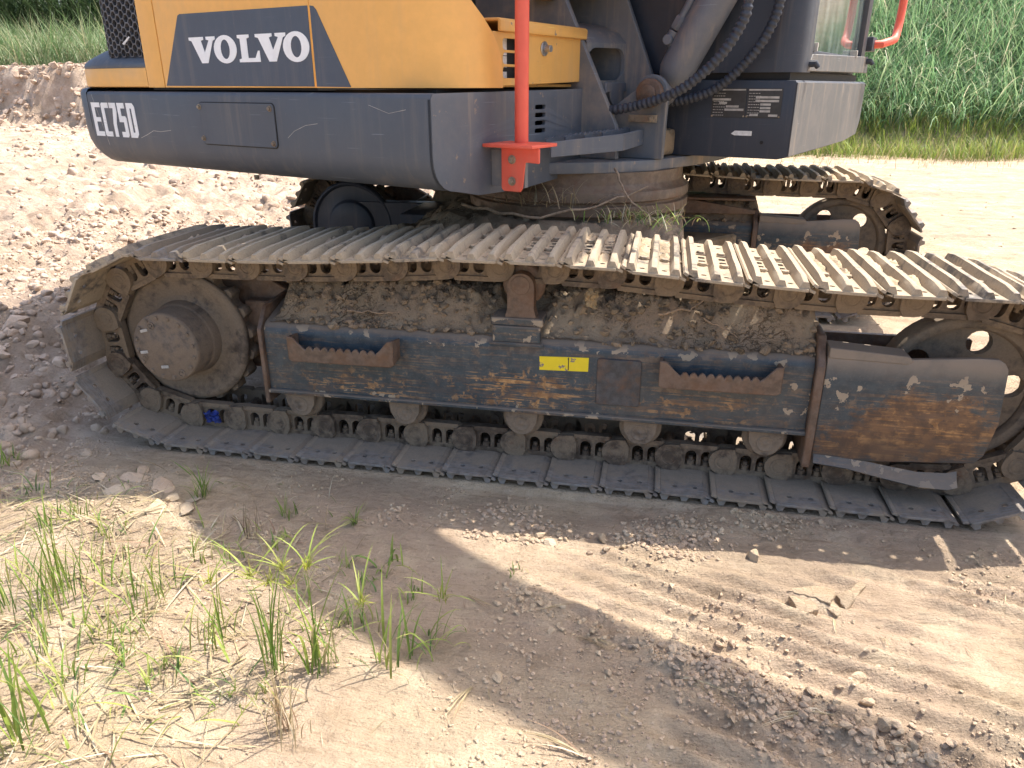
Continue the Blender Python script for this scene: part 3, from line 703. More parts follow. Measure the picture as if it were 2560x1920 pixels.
    g = MB(); g.prism([(1.155, .452), (1.345, .440), (1.356, .428), (1.342, .419), (1.155, .424)], Y(.083), Y(.150), 'xz'); part('guard_flange', g, M['guard'], gu, .002, 1)
    rows = []
    for x, d, z in ((1.158, .0, .132), (1.24, .004, .126), (1.33, .014, .112), (1.42, .024, .100), (1.49, .022, .098), (1.515, .016, .104)):
        rows.append([(x, Y(.088), z + .022 + .02 * max(0, x - 1.42) * 4), (x, Y(.082 - d * .5), z + .008), (x, Y(.076 - d), z - .004), (x, Y(.082 - d), z - .009), (x, Y(.110), z + .010)])
    g = MB().grid(rows); part('guard_lip', g, M['beam'], gu, 0, 2, 60)
    g = MB(); g.box((1.154, Y(.101), .30), (1.50, Y(.15), .37)); g.box((1.154, Y(.29), .15), (1.56, Y(.31), .43)); part('idler_yoke', g, M['rust'], gu, .003, 1)
    # rollers
    for x in (-.335, .0, .355, .695, 1.035):
        rb = MB(); rb.lathe([(.030, 0), (.030, .006), (.054, .008), (.060, .014), (.060, .028), (.042, .032), (.042, .165), (.060, .17), (.060, .19), (.03, .2)], (x, Y(.124), .166), (0, 1, 0), 26)
        ro = part('track_roller', rb, M['roller'], None, .0015, 1)
        k = MB(); k.prism([(x - .048, .198), (x - .044, .160)] + [(x + .038 * math.cos(R(a)), .156 + .034 * math.sin(R(a))) for a in range(195, 346, 15)] + [(x + .044, .160), (x + .048, .198)], Y(.106), Y(.124), 'xz'); k.lathe([(.025, 0), (.024, .002), (.020, .002), (.019, .0005), (.006, .0005), (.005, .002), (0, .002)], (x, Y(.1062), .158), (0, -1, 0), 20)
        part('roller_bracket', k, M['roller'], ro, .002, 1)
    # carrier roller on its post
    cb = MB(); cb.lathe([(.035, 0), (.052, .001), (.060, .008), (.060, .018), (.052, .024), (.048, .028), (.048, .13), (.056, .135), (.056, .15), (.03, .151)], (.352, Y(.150), .560), (0, 1, 0), 32)
    cr = part('carrier_roller', cb, M['rust'], None, .001, 1)
    k = MB(); k.prism([(.305, .470), (.313, .50), (.313, .560)] + [(.350 + .037 * math.cos(R(a)), .562 + .037 * math.sin(R(a))) for a in range(170, -1, -15)] + [(.387, .50), (.395, .470)], Y(.112), Y(.150), 'xz'); k.cyl((.350, Y(.1125), .566), (0, -1, 0), .026, .003, 20, .001)
    part('roller_post', k, M['rust'], cr, .003, 1)
    k = MB(); k.box((.268, Y(.104), .452), (.414, Y(.20), .474)); k.box((.274, Y(.098), .405), (.408, Y(.118), .452)); part('post_foot', k, M['beam'], cr, .003, 1)
    k = MB(); k.box((.266, Y(.091), .396), (.418, Y(.101), .407)); part('weld_bead', k, M['beam'], cr, .004, 2)
    if near:
        # footholds with serrated upper edge
        for x0, x1 in ((-.322, .000), (.735, 1.045)):
            top = .368; zig = []
            nn = 9; a0, a1 = x0 + .055, x1 - .055
            for i in range(nn * 4 + 1):
                t = i / (nn * 4); zig.append((a0 + (a1 - a0) * t, top + (.006 if i % 4 == 2 else (.003 if i % 2 else -.006))))
            o = [(x0, .330), (x0, .400), (x0 + .018, .398), (x0 + .040, .374)] + zig + [(x1 - .040, .376), (x1 - .018, .402), (x1, .404), (x1, .333), (x1 - .012, .326), (x0 + .012, .324)]
            k = MB(); k.prism(o, Y(.042), Y(.050), 'xz')
            k.prism([(Y(.046), .330), (Y(.046), .400), (Y(.101), .392), (Y(.101), .338)], x0, x0 + .008, 'yz'); k.prism([(Y(.046), .333), (Y(.046), .404), (Y(.101), .396), (Y(.101), .340)], x1 - .008, x1, 'yz')
            k.box((x0 + .01, Y(.046), .325), (x1 - .01, Y(.1005), .332))
            part('foothold', k, M['rust'], f, .0018, 1)
        k = MB(); k.prism(rrect(.568, .242, .688, .377, .008), Y(.094), Y(.101), 'xz'); part('cover_plate', k, M['coverplate'], f, .0015, 1)
        k = MB(); k.prism([(.407, .331), (.543, .335), (.544, .3755), (.407, .371)], Y(.0985), Y(.1), 'xz'); part('warning_sticker', k, M['sticker'], f)
        k = MB(); k.box((.487, Y(.0978), .336), (.4895, Y(.0986), .373)); part('sticker_bar', k, M['seam'], f)
    else:
        # covers over the travel motor on the inner side
        k = MB(); k.lathe([(.20, 0), (.208, .012), (.204, .03), (.190, .034), (.186, .022), (.12, .026), (.11, .045), (.05, .048), (0, .048)], (SP[0] + .02, Y(.06), SP[1] + .03), (0, -1, 0), 36); k.box((SP[0], Y(.03), .18), (-.30, Y(.10), .47))
        part('motor_cover', k, M['cab'], None, .004, 1)
        k = MB(); k.prism([(.80, .45), (1.135, .455), (1.135, .47), (.80, .52)], Y(.095), Y(.11), 'xz'); k.box((.80, Y(.06), .515), (1.13, Y(.30), .525)); part('frame_gusset', k, M['rust'], None, .002, 1)
make_undercarriage(0., True)
had = set(ROOT.children)
make_undercarriage(0., False)
for o in ROOT.children:                                     # the far side stands a little higher on the sloping ground
    if o not in had: o.location = (-.022, 1.53, .09)

# centre frame between the tracks
mb = MB(); mb.box((-.10, .36, .34), (.78, 1.64, .58)); mb.prism([(-.30, .36), (1.05, .36), (.80, .75), (.80, 1.3), (1.05, 1.62), (-.30, 1.62), (-.10, 1.3), (-.10, .75)], .32, .46, 'xy')
cf = part('centre_frame', mb, M['packed'], None, .01, 1)
mb = MB(); mb.cyl((CX, 1.08, .56), (0, 0, 1), .38, .10, 64, .004); part('ring_base', mb, M['ring'], cf)
mb = MB(); mb.lathe([(.385, .655), (.41, .66), (.41, .690), (.398, .694), (.398, .702), (.41, .706), (.41, .738), (.40, .742), (.385, .76), (.385, .80)], (CX, 1.08, 0), (0, 0, 1), 72); part('slew_ring', mb, M['ring'], None, .0015, 1)
mb = MB()
for k in range(36):
    a = R(10 * k); mb.cyl((CX + .39 * math.cos(a), 1.08 + .39 * math.sin(a), .648), (0, 0, -1), .012, .02, 6)
part('ring_bolts', mb, M['bolt'], None, 0)
mb = MB(); mb.box((-.36, 1.15, .40), (-.14, 1.5, .575)); part('hose_guard', mb, M['cab'], None, .01, 2)
mb = MB(); mb.box((-.13, .50, .36), (-.10, 1.5, .60)); part('frame_rib', mb, M['rust'], None, .004, 1)
# ------------------------------------------------------------------ slewing upper body (a forward, y = -b to the left)
B = 1.122                                  # half width at the skirt
def offset_path(path, d):
    """move an open plan path inwards (to the left of travel) by d"""
    out = []
    for i, p in enumerate(path):
        a = path[max(i - 1, 0)]; b = path[min(i + 1, len(path) - 1)]
        tx, ty = b[0] - a[0], b[1] - a[1]; L = math.hypot(tx, ty); out.append((p[0] + ty / L * d * -1, p[1] + tx / L * d))
    return out
PROF = [(1.046, .022), (1.050, .012), (1.046, .003), (1.036, .0), (.90, .0), (.872, .002), (.848, .010), (.828, .024), (.812, .044), (.803, .068), (.798, .10), (.796, .30)]
def loft(path, prof, sign=1):
    return MB().grid([[(x, y, z) for x, y in offset_path(path, d * sign)] for z, d in prof])
# right-hand side skirt, front edge at a = .163
A0 = .163
side_path = [(A0, -B), (.05, -B), (-.5, -B), (-1.0, -B), (-1.425, -B)]
mb = loft(side_path, PROF, -1)
skirt = upart('side_skirt', mb, M['cw'], None, 0, 2, 50)
# front face of the skirt: follows the side profile, with four vent slots
fp = [(-B + d, z) for z, d in PROF[2:-1]]
fp = [(-B + .008, 1.049)] + fp[1:] + [(-.92, .778), (-.69, .772), (-.26, .794), (-.205, .90), (-.20, 1.060)]
slots = [rrect(-.622, z - .0065, -.560, z + .0065, .005, 3) for z in (1.007, .984, .961, .938)]
k = MB(); k.prism(fp, A0 - .012, A0 + .001, 'yz', slots)
upart('front_plate', k, M['cwf'], skirt, .002, 2, 35)
k = MB(); k.box((A0 - .06, -.66, .91), (A0 - .05, -.52, 1.03)); upart('vent_backing', k, M['dark'], skirt)
# scraped corner fillet
# inspection cover with its bolts
k = MB(); k.prism(rrect(-.780, .892, -.424, 1.021, .014), B - .0005, B + .0014, 'xz'); k.v = [(x, -y, z) for x, y, z in k.v]
cs = upart('cover_gap', k, M['seam'], skirt)
k = MB(); k.prism(rrect(-.7775, .8945, -.4265, 1.0185, .012), B + .0008, B + .0042, 'xz'); k.v = [(x, -y, z) for x, y, z in k.v]
upart('inspection_cover', k, M['cw'], skirt, .001, 1)
for a, z in ((-.774, 1.006), (-.442, 1.005), (-.440, .907), (-.772, .912)):
    k = MB(); k.cyl((0, 0, 0), (0, -1, 0), .0085, .003, 14); k.cyl((0, -.003, 0), (0, -1, 0), .0058, .006, 6, .001)
    o = upart('bolt', k, M['bolt'], skirt); o.location = (a, -B - .003, z)
# stencilled model lettering, built stroke by stroke
def letters(polys, plane_y, th, name, mat, parent, holes=None, bevel=0):
    k = MB()
    for i, p in enumerate(polys):
        k.prism(p, plane_y, plane_y + th, 'xz', (holes or {}).get(i, ()))
    k.v = [(x, -y, z) for x, y, z in k.v]
    return upart(name, k, mat, parent)
zt, zb = 1.0125, .899
def sx(x, z): return x + (z - zb) * -.02
def L(p): return [(sx(x, z), z) for x, z in p]
h_ = zt - zb
E_ = [(-1.407, zb), (-1.407, zt), (-1.352, zt), (-1.352, zt - .016), (-1.388, zt - .016), (-1.388, zb + .064), (-1.360, zb + .064), (-1.360, zb + .049), (-1.388, zb + .049), (-1.388, zb + .016), (-1.352, zb + .016), (-1.352, zb)]
C_ = [(-1.345, zb + .006), (-1.345, zt - .006), (-1.339, zt), (-1.300, zt), (-1.300, zt - .018), (-1.326, zt - .018), (-1.326, zb + .017), (-1.300, zb + .017), (-1.300, zb), (-1.339, zb)]
S7 = [(-1.293, zt), (-1.252, zt), (-1.252, zt - .030), (-1.264, zb + .045), (-1.264, zb), (-1.284, zb), (-1.284, zb + .045), (-1.272, zt - .018), (-1.293, zt - .018)]
S5 = [(-1.243, zt), (-1.200, zt), (-1.200, zt - .018), (-1.225, zt - .018), (-1.225, zt - .043), (-1.204, zt - .043), (-1.197, zt - .050), (-1.197, zb + .007), (-1.204, zb), (-1.240, zb), (-1.240, zb + .018), (-1.217, zb + .018), (-1.217, zb + .050), (-1.243, zb + .050)]
D_ = [(-1.188, zb), (-1.188, zt), (-1.150, zt), (-1.139, zt - .012), (-1.139, zb + .012), (-1.150, zb)]
Dh = [(-1.169, zb + .017), (-1.169, zt - .017), (-1.159, zt - .018), (-1.158, zb + .018)]
letters([L(E_), L(C_), L(S7), L(S5), L(D_)], B + .0002, .0010, 'model_lettering', M['white_worn'], skirt, {4: [L(Dh)]})
# long thin scratches on the skirt
def scratch(pts, w):
    k = MB(); n = len(pts)
    for i in range(n - 1):
        (a, z), (b, y) = pts[i], pts[i + 1]; L_ = math.hypot(b - a, y - z); dx, dz = -(y - z) / L_ * w, (b - a) / L_ * w
        k.add([(a - dx, -B - .0006, z - dz), (b - dx, -B - .0006, y - dz), (b + dx, -B - .0006, y + dz), (a + dx, -B - .0006, z + dz)], [(0, 1, 2, 3)])
    upart('scratch_mark', k, M['plate_text'], skirt)
scratch([(-1.13, .900), (-1.09, .912), (-1.05, .926), (-1.01, .924), (-.95, .930)], .0008)
scratch([(-.38, .925), (-.35, .945), (-.30, .962), (-.25, .968)], .0006)
scratch([(-1.395, 1.04), (-1.378, .99), (-1.352, .92), (-1.335, .868)], .0008)
scratch([(-.70, .955), (-.66, .946), (-.63, .930)], .0005)
scratch([(-.05, 1.02), (.02, 1.00), (.08, 1.01)], .0005)
# cast counterweight behind the seam
rear = [(-1.428, -B), (-1.462, -B + .002), (-1.492, -B + .014), (-1.516, -B + .040), (-1.540, -.99), (-1.60, -.80), (-1.66, -.55), (-1.70, -.28), (-1.715, 0), (-1.70, .28), (-1.66, .55), (-1.60, .80), (-1.52, 1.02), (-1.47, 1.10), (-1.40, 1.12)]
RP = [(1.030, .10), (1.054, .055), (1.062, .030), (1.058, .010), (1.044, .0), (.93, .0), (.885, .004), (.855, .016), (.83, .036), (.812, .064), (.803, .10), (.80, .4)]
k = loft(rear, RP, -1); upart('counterweight', k, M['cw'], None, 0, 2, 60)
k = MB(); k.box((-1.42, -1.02, .83), (.10, 1.0, 1.058)); upart('body_gap_shade', k, M['dark'], None)  # dark fill box, so gaps in the body shell read as shaded
k = MB(); k.box((-1.40, -.9, .797), (.0, 1.0, .83)); upart('belly_plate', k, M['cab'], None)
k = MB(); k.cyl((-.62, -B + .06, .80), (0, 0, -1), .008, .014, 8); upart('belly_bolt', k, M['bolt'], None)

# hood: yellow skin in three pieces with door seams
HB = 1.103
ZT = 1.90
def hoodprof(z0, z1): return [(z0, .004), (z0 + .004, 0), (z1 - .05, 0), (z1 - .02, .01), (z1 - .005, .03), (z1, .06)]
def front_curve(z):
    """plan curve of the rounded front corner; its inner end swings outwards with height"""
    f = .174 - .06 * (z - 1.06) - .25 * max(0, z - 1.35); r = .26
    be = .812 + .16 * float(sstep(1.13, 1.36, z)); a0 = math.asin(min(1, max(0, (be - (HB - r)) / r)))
    pts = [(f - r + r * math.cos(a0), -min(be, HB - r + r * math.sin(a0)))]
    for i in range(13):
        a = a0 + (math.pi / 2 - a0) * i / 12; pts.append((f - r + r * math.cos(a), -(HB - r) - r * math.sin(a)))
    return pts
rows = []
for i in range(25):
    z = 1.062 + (ZT - 1.062) * i / 24; c = front_curve(z)
    rows.append([(c[0][0] - .12, c[0][1] + .03, z), (c[0][0] - .008, c[0][1] + .004, z)] + [(x, y, z) for x, y in c] + [(-.2615, -HB, z)])
rows = [[(p[0] - .004, p[1] + .012, p[2] + .0) for p in rows[0]]] + rows
rows.append([(p[0] - .05, p[1] + .05, ZT + .02) for p in rows[-1]])
hood = upart('engine_hood', MB().grid(rows), M['yellow'], None, 0, 2, 40)
def skin(a0, a1, z0, z1, name, mat, th=.012, b=HB, bevel=.003):
    k = MB(); k.box((a0, -b, z0), (a1, -b + th, z1)); return upart(name, k, mat, hood, bevel, 2)
door = skin(-.971, -.2655, 1.062, ZT, 'hood_door', M['yellow'])
skin(-1.0665, -.975, 1.062, ZT, 'corner_post', M['yellow'])
k = MB(); k.box((-1.055, -HB + .012, 1.055), (-.27, .4, ZT - .01)); upart('engine_bay', k, M['dark'], hood)
k = MB(); k.box((-1.40, -HB + .01, ZT - .01), (-.25, .45, ZT + .02)); upart('hood_top', k, M['yellow'], hood, .02, 3)
# yellow band, grey ledge and honeycomb grille at the rear corner
rp = [(-1.0665, -HB), (-1.2, -HB), (-1.40, -HB), (-1.452, -HB + .006), (-1.49, -HB + .026), (-1.512, -HB + .062), (-1.53, -.97), (-1.58, -.80), (-1.64, -.55), (-1.68, -.28), (-1.69, 0), (-1.68, .3)]
upart('rear_band', loft(rp, [(1.066, .03), (1.062, .01), (1.065, .001), (1.070, 0), (1.121, 0), (1.124, .003)], -1), M['yellow'], hood, 0, 2, 45)
upart('grille_ledge', loft(rp, [(1.1245, .0025), (1.132, .001), (1.140, .006), (1.152, .020), (1.166, .045), (1.185, .085), (1.210, .15), (1.225, .3)], -1), M['cw'], hood, 0, 2, 45)
gp = [(-1.0665, -HB + .022), (-1.26, -HB + .022), (-1.302, -HB + .025), (-1.332, -HB + .036), (-1.356, -HB + .055), (-1.373, -HB + .082), (-1.385, -HB + .12), (-1.40, -.85), (-1.43, -.6), (-1.44, 0)]
k = loft(gp, [(1.16, .022), (ZT, .022)], -1); upart('grille_backing', k, M['dark'], hood, 0, 2, 60)
gl = [0]
for i in range(1, len(gp)): gl.append(gl[-1] + math.hypot(gp[i][0] - gp[i - 1][0], gp[i][1] - gp[i - 1][1]))
def gpt(s, d=0.):
    x = np.interp(s, gl, [p[0] for p in gp]); y = np.interp(s, gl, [p[1] for p in gp]); e = .004
    x2 = np.interp(s + e, gl, [p[0] for p in gp]); y2 = np.interp(s + e, gl, [p[1] for p in gp]); L_ = math.hypot(x2 - x, y2 - y) or 1
    return x + (y2 - y) / L_ * d * 1, y - (x2 - x) / L_ * d * 1
k = MB(); hw = .0355; hh = .0205; rw = .0030
hx = hw / 2
for row in range(21):
    for col in range(22):
        s0 = .006 + .0236 * col; z0 = 1.172 + .0262 * row + (.0131 if col % 2 else 0)
        if z0 > 1.70: continue
        c = [(s0 + .0160 * math.cos(R(60 * q)), z0 + .0152 * math.sin(R(60 * q))) for q in range(6)]
        ci = [(s0 + .0134 * math.cos(R(60 * q)), z0 + .0126 * math.sin(R(60 * q))) for q in range(6)]
        vs = []
        for (s, z) in c: x, y = gpt(max(s, 0)); vs.append((x, y, z))
        for (s, z) in ci: x, y = gpt(max(s, 0)); vs.append((x, y, z))
        for (s, z) in ci: x, y = gpt(max(s, 0), .010); vs.append((x, y, z))
        k.add(vs, [(q, (q + 1) % 6, 6 + (q + 1) % 6, 6 + q) for q in range(6)] + [(6 + q, 6 + (q + 1) % 6, 12 + (q + 1) % 6, 12 + q) for q in range(6)])
upart('honeycomb_grille', k, M['grille'], hood, 0, 2, 30, False)
k = MB(); k.prism([(-1.20, 1.20), (-1.155, 1.222), (-1.150, 1.218), (-1.19, 1.196)], HB - .016, HB - .014, 'xz'); k.v = [(x, -y, z) for x, y, z in k.v]; upart('stuck_scrap', k, M['paper'], hood)
# dark decal in two pieces either side of the door seam
def decal(p, name, mat, par, y=HB, th=.0012):
    k = MB(); k.prism(p, y, y + th, 'xz'); k.v = [(x, -yy, z) for x, yy, z in k.v]; return upart(name, k, mat, par)
d1 = decal([(-.962, 1.0675), (-.853, 1.262), (-.848, 1.270), (-.838, 1.2735), (-.2685, 1.2695), (-.2685, 1.0655)], 'decal', M['decal'], door)
decal([(-.259, 1.2690), (-.246, 1.267), (-.236, 1.258), (-.127, 1.064), (-.259, 1.0655)], 'decal', M['decal'], hood)
zt, zb = 1.2065, 1.1325; zh = zt - zb
def serifV(x0, x1):
    w = x1 - x0; m = x0 + w * .50
    return [(x0, zt), (x0 + w * .56, zt), (x0 + w * .56, zt - .008), (x0 + w * .46, zt - .0105), (m + w * .06, zb + .030), (x0 + w * .76, zt - .0105), (x0 + w * .66, zt - .008), (x0 + w * .66, zt), (x1, zt), (x1, zt - .008), (x1 - w * .09, zt - .012), (x0 + w * .64, zb), (x0 + w * .40, zb), (x0 + w * .10, zt - .0105), (x0, zt - .008)]
def ellip(x0, x1, za, zc, n=28): return [((x0 + x1) / 2 + (x1 - x0) / 2 * math.cos(2 * math.pi * i / n), (za + zc) / 2 + (zc - za) / 2 * math.sin(2 * math.pi * i / n)) for i in range(n)]
def serifL(x0, x1):
    w = x1 - x0
    return [(x0, zt), (x0 + w * .56, zt), (x0 + w * .56, zt - .008), (x0 + w * .44, zt - .0105), (x0 + w * .44, zb + .011), (x1 - w * .22, zb + .011), (x1 - w * .08, zb + .030), (x1, zb + .030), (x1, zb), (x0, zb), (x0, zb + .008), (x0 + w * .12, zb + .0105), (x0 + w * .12, zt - .0105), (x0, zt - .008)]
pl = [serifV(-.808, -.680), ellip(-.690, -.584, zb - .002, zt + .002), serifL(-.576, -.482), serifV(-.496, -.366), ellip(-.380, -.2735, zb - .003, zt + .002)]
ho = {1: [ellip(-.658, -.616, zb + .010, zt - .010, 20)], 4: [ellip(-.348, -.305, zb + .009, zt - .010, 20)]}
letters(pl, HB + .0013, .0010, 'brand_lettering', M['white'], d1, ho)

# yellow tool box in front of the hood
TB = .150
k = MB(); sl = [rrect(-.776, 1.088 + .037 * i, -.640, 1.118 + .037 * i, .010, 3) for i in range(3)]
k.prism([(-.838, 1.065), (-.312, 1.080), (-.312, 1.222), (-.866, 1.206)], TB - .006, TB, 'yz', sl)
tb = upart('tool_box', k, M['yellow_worn'], None, .0015, 1)
k = MB(); k.prism([(TB - .006, 1.081), (TB, 1.081), (TB, 1.222), (TB - .006, 1.222)], .312, .318, 'xz'); k.v = [(x, -y, z) for x, y, z in k.v]
k.box((-.30, -.318, 1.080), (TB - .007, -.312, 1.222)); k.box((-.30, -.85, 1.064), (TB - .03, -.318, 1.072)); upart('box_side', k, M['yellow_worn'], tb)
k = MB(); k.prism([(TB + .012, 1.208), (TB + .014, 1.236), (TB + .006, 1.242), (-.30, 1.250), (-.30, 1.243), (TB + .002, 1.234), (TB + .002, 1.208)], .298, .806, 'xz'); k.v = [(x, -y, z) for x, y, z in k.v]
upart('box_lid', k, M['yellow_worn'], tb, .002, 1)
k = MB(); k.box((TB - .05, -.80, 1.075), (TB - .040, -.60, 1.21)); upart('box_liner', k, M['dark'], tb)
k = MB()
for z0, z1 in ((1.150, 1.195), (1.118, 1.148), (1.088, 1.106)): k.box((TB - .0395, -.785, z0), (TB - .0380, -.700, z1))
upart('white_notice', k, M['paper'], tb)
k = MB(); k.cyl((TB, -.552, 1.172), (1, 0, 0), .021, .004, 20, .001); k.cyl((TB + .004, -.552, 1.172), (1, 0, 0), .010, .022, 12, .001); upart('lid_latch', k, M['chrome'], tb)
# red handrail and its bracket
k = MB(); path = [(.240, -.818, .918), (.240, -.818, 1.75)] + [(.240 - .16 * (1 - math.cos(R(a))), -.818, 1.75 + .16 * math.sin(R(a))) for a in range(15, 91, 15)] + [(-.35, -.818, 1.91)]
k.tube(path, .0195, 20); hr = upart('handrail', k, M['red'], None)
k = MB(); k.box((.165, -.905, .9085), (.330, -.770, .9180)); upart('rail_foot', k, M['red'], hr, .003, 2)
k = MB(); k.prism([(.205, .9083), (.205, .796), (.212, .788), (.268, .788), (.276, .80), (.284, .870), (.330, .868), (.330, .9083)], .862, .870, 'xz'); k.v = [(x, -y, z) for x, y, z in k.v]
upart('rail_bracket', k, M['red'], hr, .002, 1)
k = MB(); k.box((.166, -.8618, .80), (.28, -.845, .90)); upart('bracket_packer', k, M['frame'], hr)
for z, s in ((.876, 1.), (.817, .9)):
    k = MB(); k.cyl((.243, -.871, z), (0, -1, 0), .0125, .003, 16, .001); k.cyl((.243, -.874, z), (0, -1, 0), .0085, .007, 6, .001); upart('bolt', k, M['bolt'], hr)
# access step with serrated treads
k = MB(); o = [(.245, -.66), (.352, -.385), (.356, -.15)]
for (p, q, z0, z1, z2, z3) in ((o[0], o[1], .866, .911, .872, .925), (o[1], o[2], .872, .925, .888, .938)):
    n = Vector((q[1] - p[1], -(q[0] - p[0]), 0)).normalized() * .006
    k.add([(p[0], p[1], z0), (q[0], q[1], z2), (q[0], q[1], z3), (p[0], p[1], z1), (p[0] - n.x, p[1] - n.y, z0), (q[0] - n.x, q[1] - n.y, z2), (q[0] - n.x, q[1] - n.y, z3), (p[0] - n.x, p[1] - n.y, z1)],
          [(0, 1, 2, 3), (7, 6, 5, 4), (0, 4, 5, 1), (1, 5, 6, 2), (2, 6, 7, 3), (3, 7, 4, 0)])
k.box((A0, -.156, .89), (.356, -.150, .937))
st = upart('access_step', k, M['cwf'], None, .0015, 1)
for i in range(4):
    t = .15 + .22 * i; k = MB()
    x0 = A0 + .012 + (.34 - A0) * t * .86; zz = .914 + .003 * i; ys = -.66 + .28 * t; nn = 26; top = []
    for j in range(nn + 1):
        y = ys + (-.158 - ys) * j / nn; top.append((y, zz + .012 * (y + .66) / .5 + (.006 if j % 2 else 0)))
    k.prism([(ys, zz - .016)] + top + [(-.158, zz - .004)], x0, x0 + .005, 'yz'); upart('tread_bar', k, M['cwf'], st)

# swing frame: deck plate, boom bracket plates, web with oval opening, cylinder bracket
k = MB(); k.prism([(-.40, -.60), (.06, -.62), (.20, -.50), (.30, -.40), (.40, -.25), (.455, .05), (.46, .30), (.44, .62), (.30, .9), (-.40, .9)], .800, .836, 'xy'); deck = upart('swing_deck', k, M['frame'], None, .004, 2)
bk = []
for b0, b1, oo in ((.300, .322, [(.300, .837), (.293, .945), (.190, 1.14), (.088, 1.335), (-.01, 1.52)]), (.100, .122, [(.34, .837), (.345, 1.05), (.315, 1.12), (.215, 1.34), (.11, 1.52)])):
    k = MB(); k.prism([(-.35, .837)] + oo + [(-.06, 1.60), (-.22, 1.58), (-.35, 1.30)], b0, b1, 'xz'); k.v = [(x, -y, z) for x, y, z in k.v]
    bk.append(upart('boom_bracket', k, M['frame'], None, .003, 1))
rows = []
for z, a in ((1.275, -.08), (1.272, .02), (1.258, .10), (1.235, .155), (1.20, .188)): rows.append([(a - .025 + .06 * i / 17, -.2995 + .0105 * i, z) for i in range(18)])
k = MB().grid(rows); n0 = len(k.v); k.prism([(-.2995, .838), (-.1225, .838), (-.1225, 1.20), (-.2995, 1.20)], .151, .163, 'yz', [rrect(-.293, 1.085, -.130, 1.186, .035, 5)]); k.v = k.v[:n0] + [(x + .06 * (y + .2995) / .177, y, z) for x, y, z in k.v[n0:]]
upart('web_plate', k, M['frame'], bk[0], 0, 2, 35)
k = MB(); k.box((-.30, -.295, 1.0), (.09, -.13, 1.195)); upart('web_hole_shade', k, M['dark'], bk[0])  # dark block put in as the shade behind the web opening
k = MB(); k.prism([(-.29, 1.045)] + [(-.205 + .05 * math.cos(R(a)), 1.05 + .05 * math.sin(R(a))) for a in range(180, 361, 20)] + [(-.135, 1.05), (-.135, 1.078), (-.29, 1.078)], .225, .235, 'yz'); upart('web_rib', k, M['cwf'], bk[0], .002, 1)
cyb = []
for b0, b1 in ((.212, .232), (.020, .040)):
    k = MB(); k.prism([(.10, .837), (.424, .837), (.428, .99)] + [(.372 + .058 * math.cos(R(a)), 1.045 + .058 * math.sin(R(a))) for a in range(-10, 171, 20)] + [(.22, .99), (.12, .97)], b0, b1, 'xz'); k.v = [(x, -y, z) for x, y, z in k.v]
    c_ = upart('cylinder_bracket', k, M['frame'], None, .003, 1); cyb.append(c_)
k = MB(); k.cyl((.372, -.233, 1.045), (0, -1, 0), .046, .024, 32, .004); k.cyl((.372, -.257, 1.045), (0, -1, 0), .027, .010, 24, .002); k.cyl((.372, -.2672, 1.045), (0, -1, 0), .007, .001, 12); k.cyl((.372, .05, 1.045), (0, -1, 0), .026, .28, 16)
upart('pin_boss', k, M['rust'], cyb[0], .001, 1)
k = MB(); k.box((.30, -.245, .955), (.40, -.2325, .978)); k.cyl((.382, -.245, .966), (0, -1, 0), .0085, .006, 6, .001); k.cyl((.318, -.245, .966), (0, -1, 0), .0085, .003, 12); upart('pin_keeper', k, M['bolt'], cyb[0], .001, 1)
k = MB(); k.box((.10, -.21, .84), (.40, -.05, .93)); upart('mud_pocket', k, M['packed'], deck, .02, 2)
# boom cylinder
ax = Vector((.115, 0, .205)).normalized(); p0 = Vector((.372, -.126, 1.045))
k = MB(); k.lathe([(.0, .028), (.030, .030), (.047, .05), (.057, .072), (.059, .10), (.059, 1.05), (.052, 1.06), (.052, 1.1), (.034, 1.11), (.034, 1.5)], p0, ax, 36)
k.tube([p0 - Vector((0, .05, 0)), p0 + Vector((0, .05, 0))], .042, 20)
cy = upart('boom_cylinder', k, M['cylinder'], None, 0, 2, 35)
off = ax.cross(Vector((0, 1, 0))).normalized()
if off.x > 0: off = -off
q0 = p0 + off * .066 + Vector((0, -.018, 0))
k = MB(); k.tube([q0 + ax * .20, q0 + ax * .27, q0 + ax * .9], [.0135, .0135, .0135], 14); k.lathe([(.0165, 0), (.0195, .006), (.0195, .036), (.0165, .042)], q0 + ax * .185, ax, 6)
k.lathe([(.015, 0), (.019, .01), (.018, .045)], q0 + ax * .135, ax, 12); k.cyl(q0 + ax * .150 + Vector((0, -.012, 0)), (0, -1, 0), .017, .014, 12, .003); k.tube([q0 + ax * .15, q0 + ax * .13 - off * .05], .017, 10)
upart('hose_fitting', k, M['cylinder'], cy, 0, 2, 35)
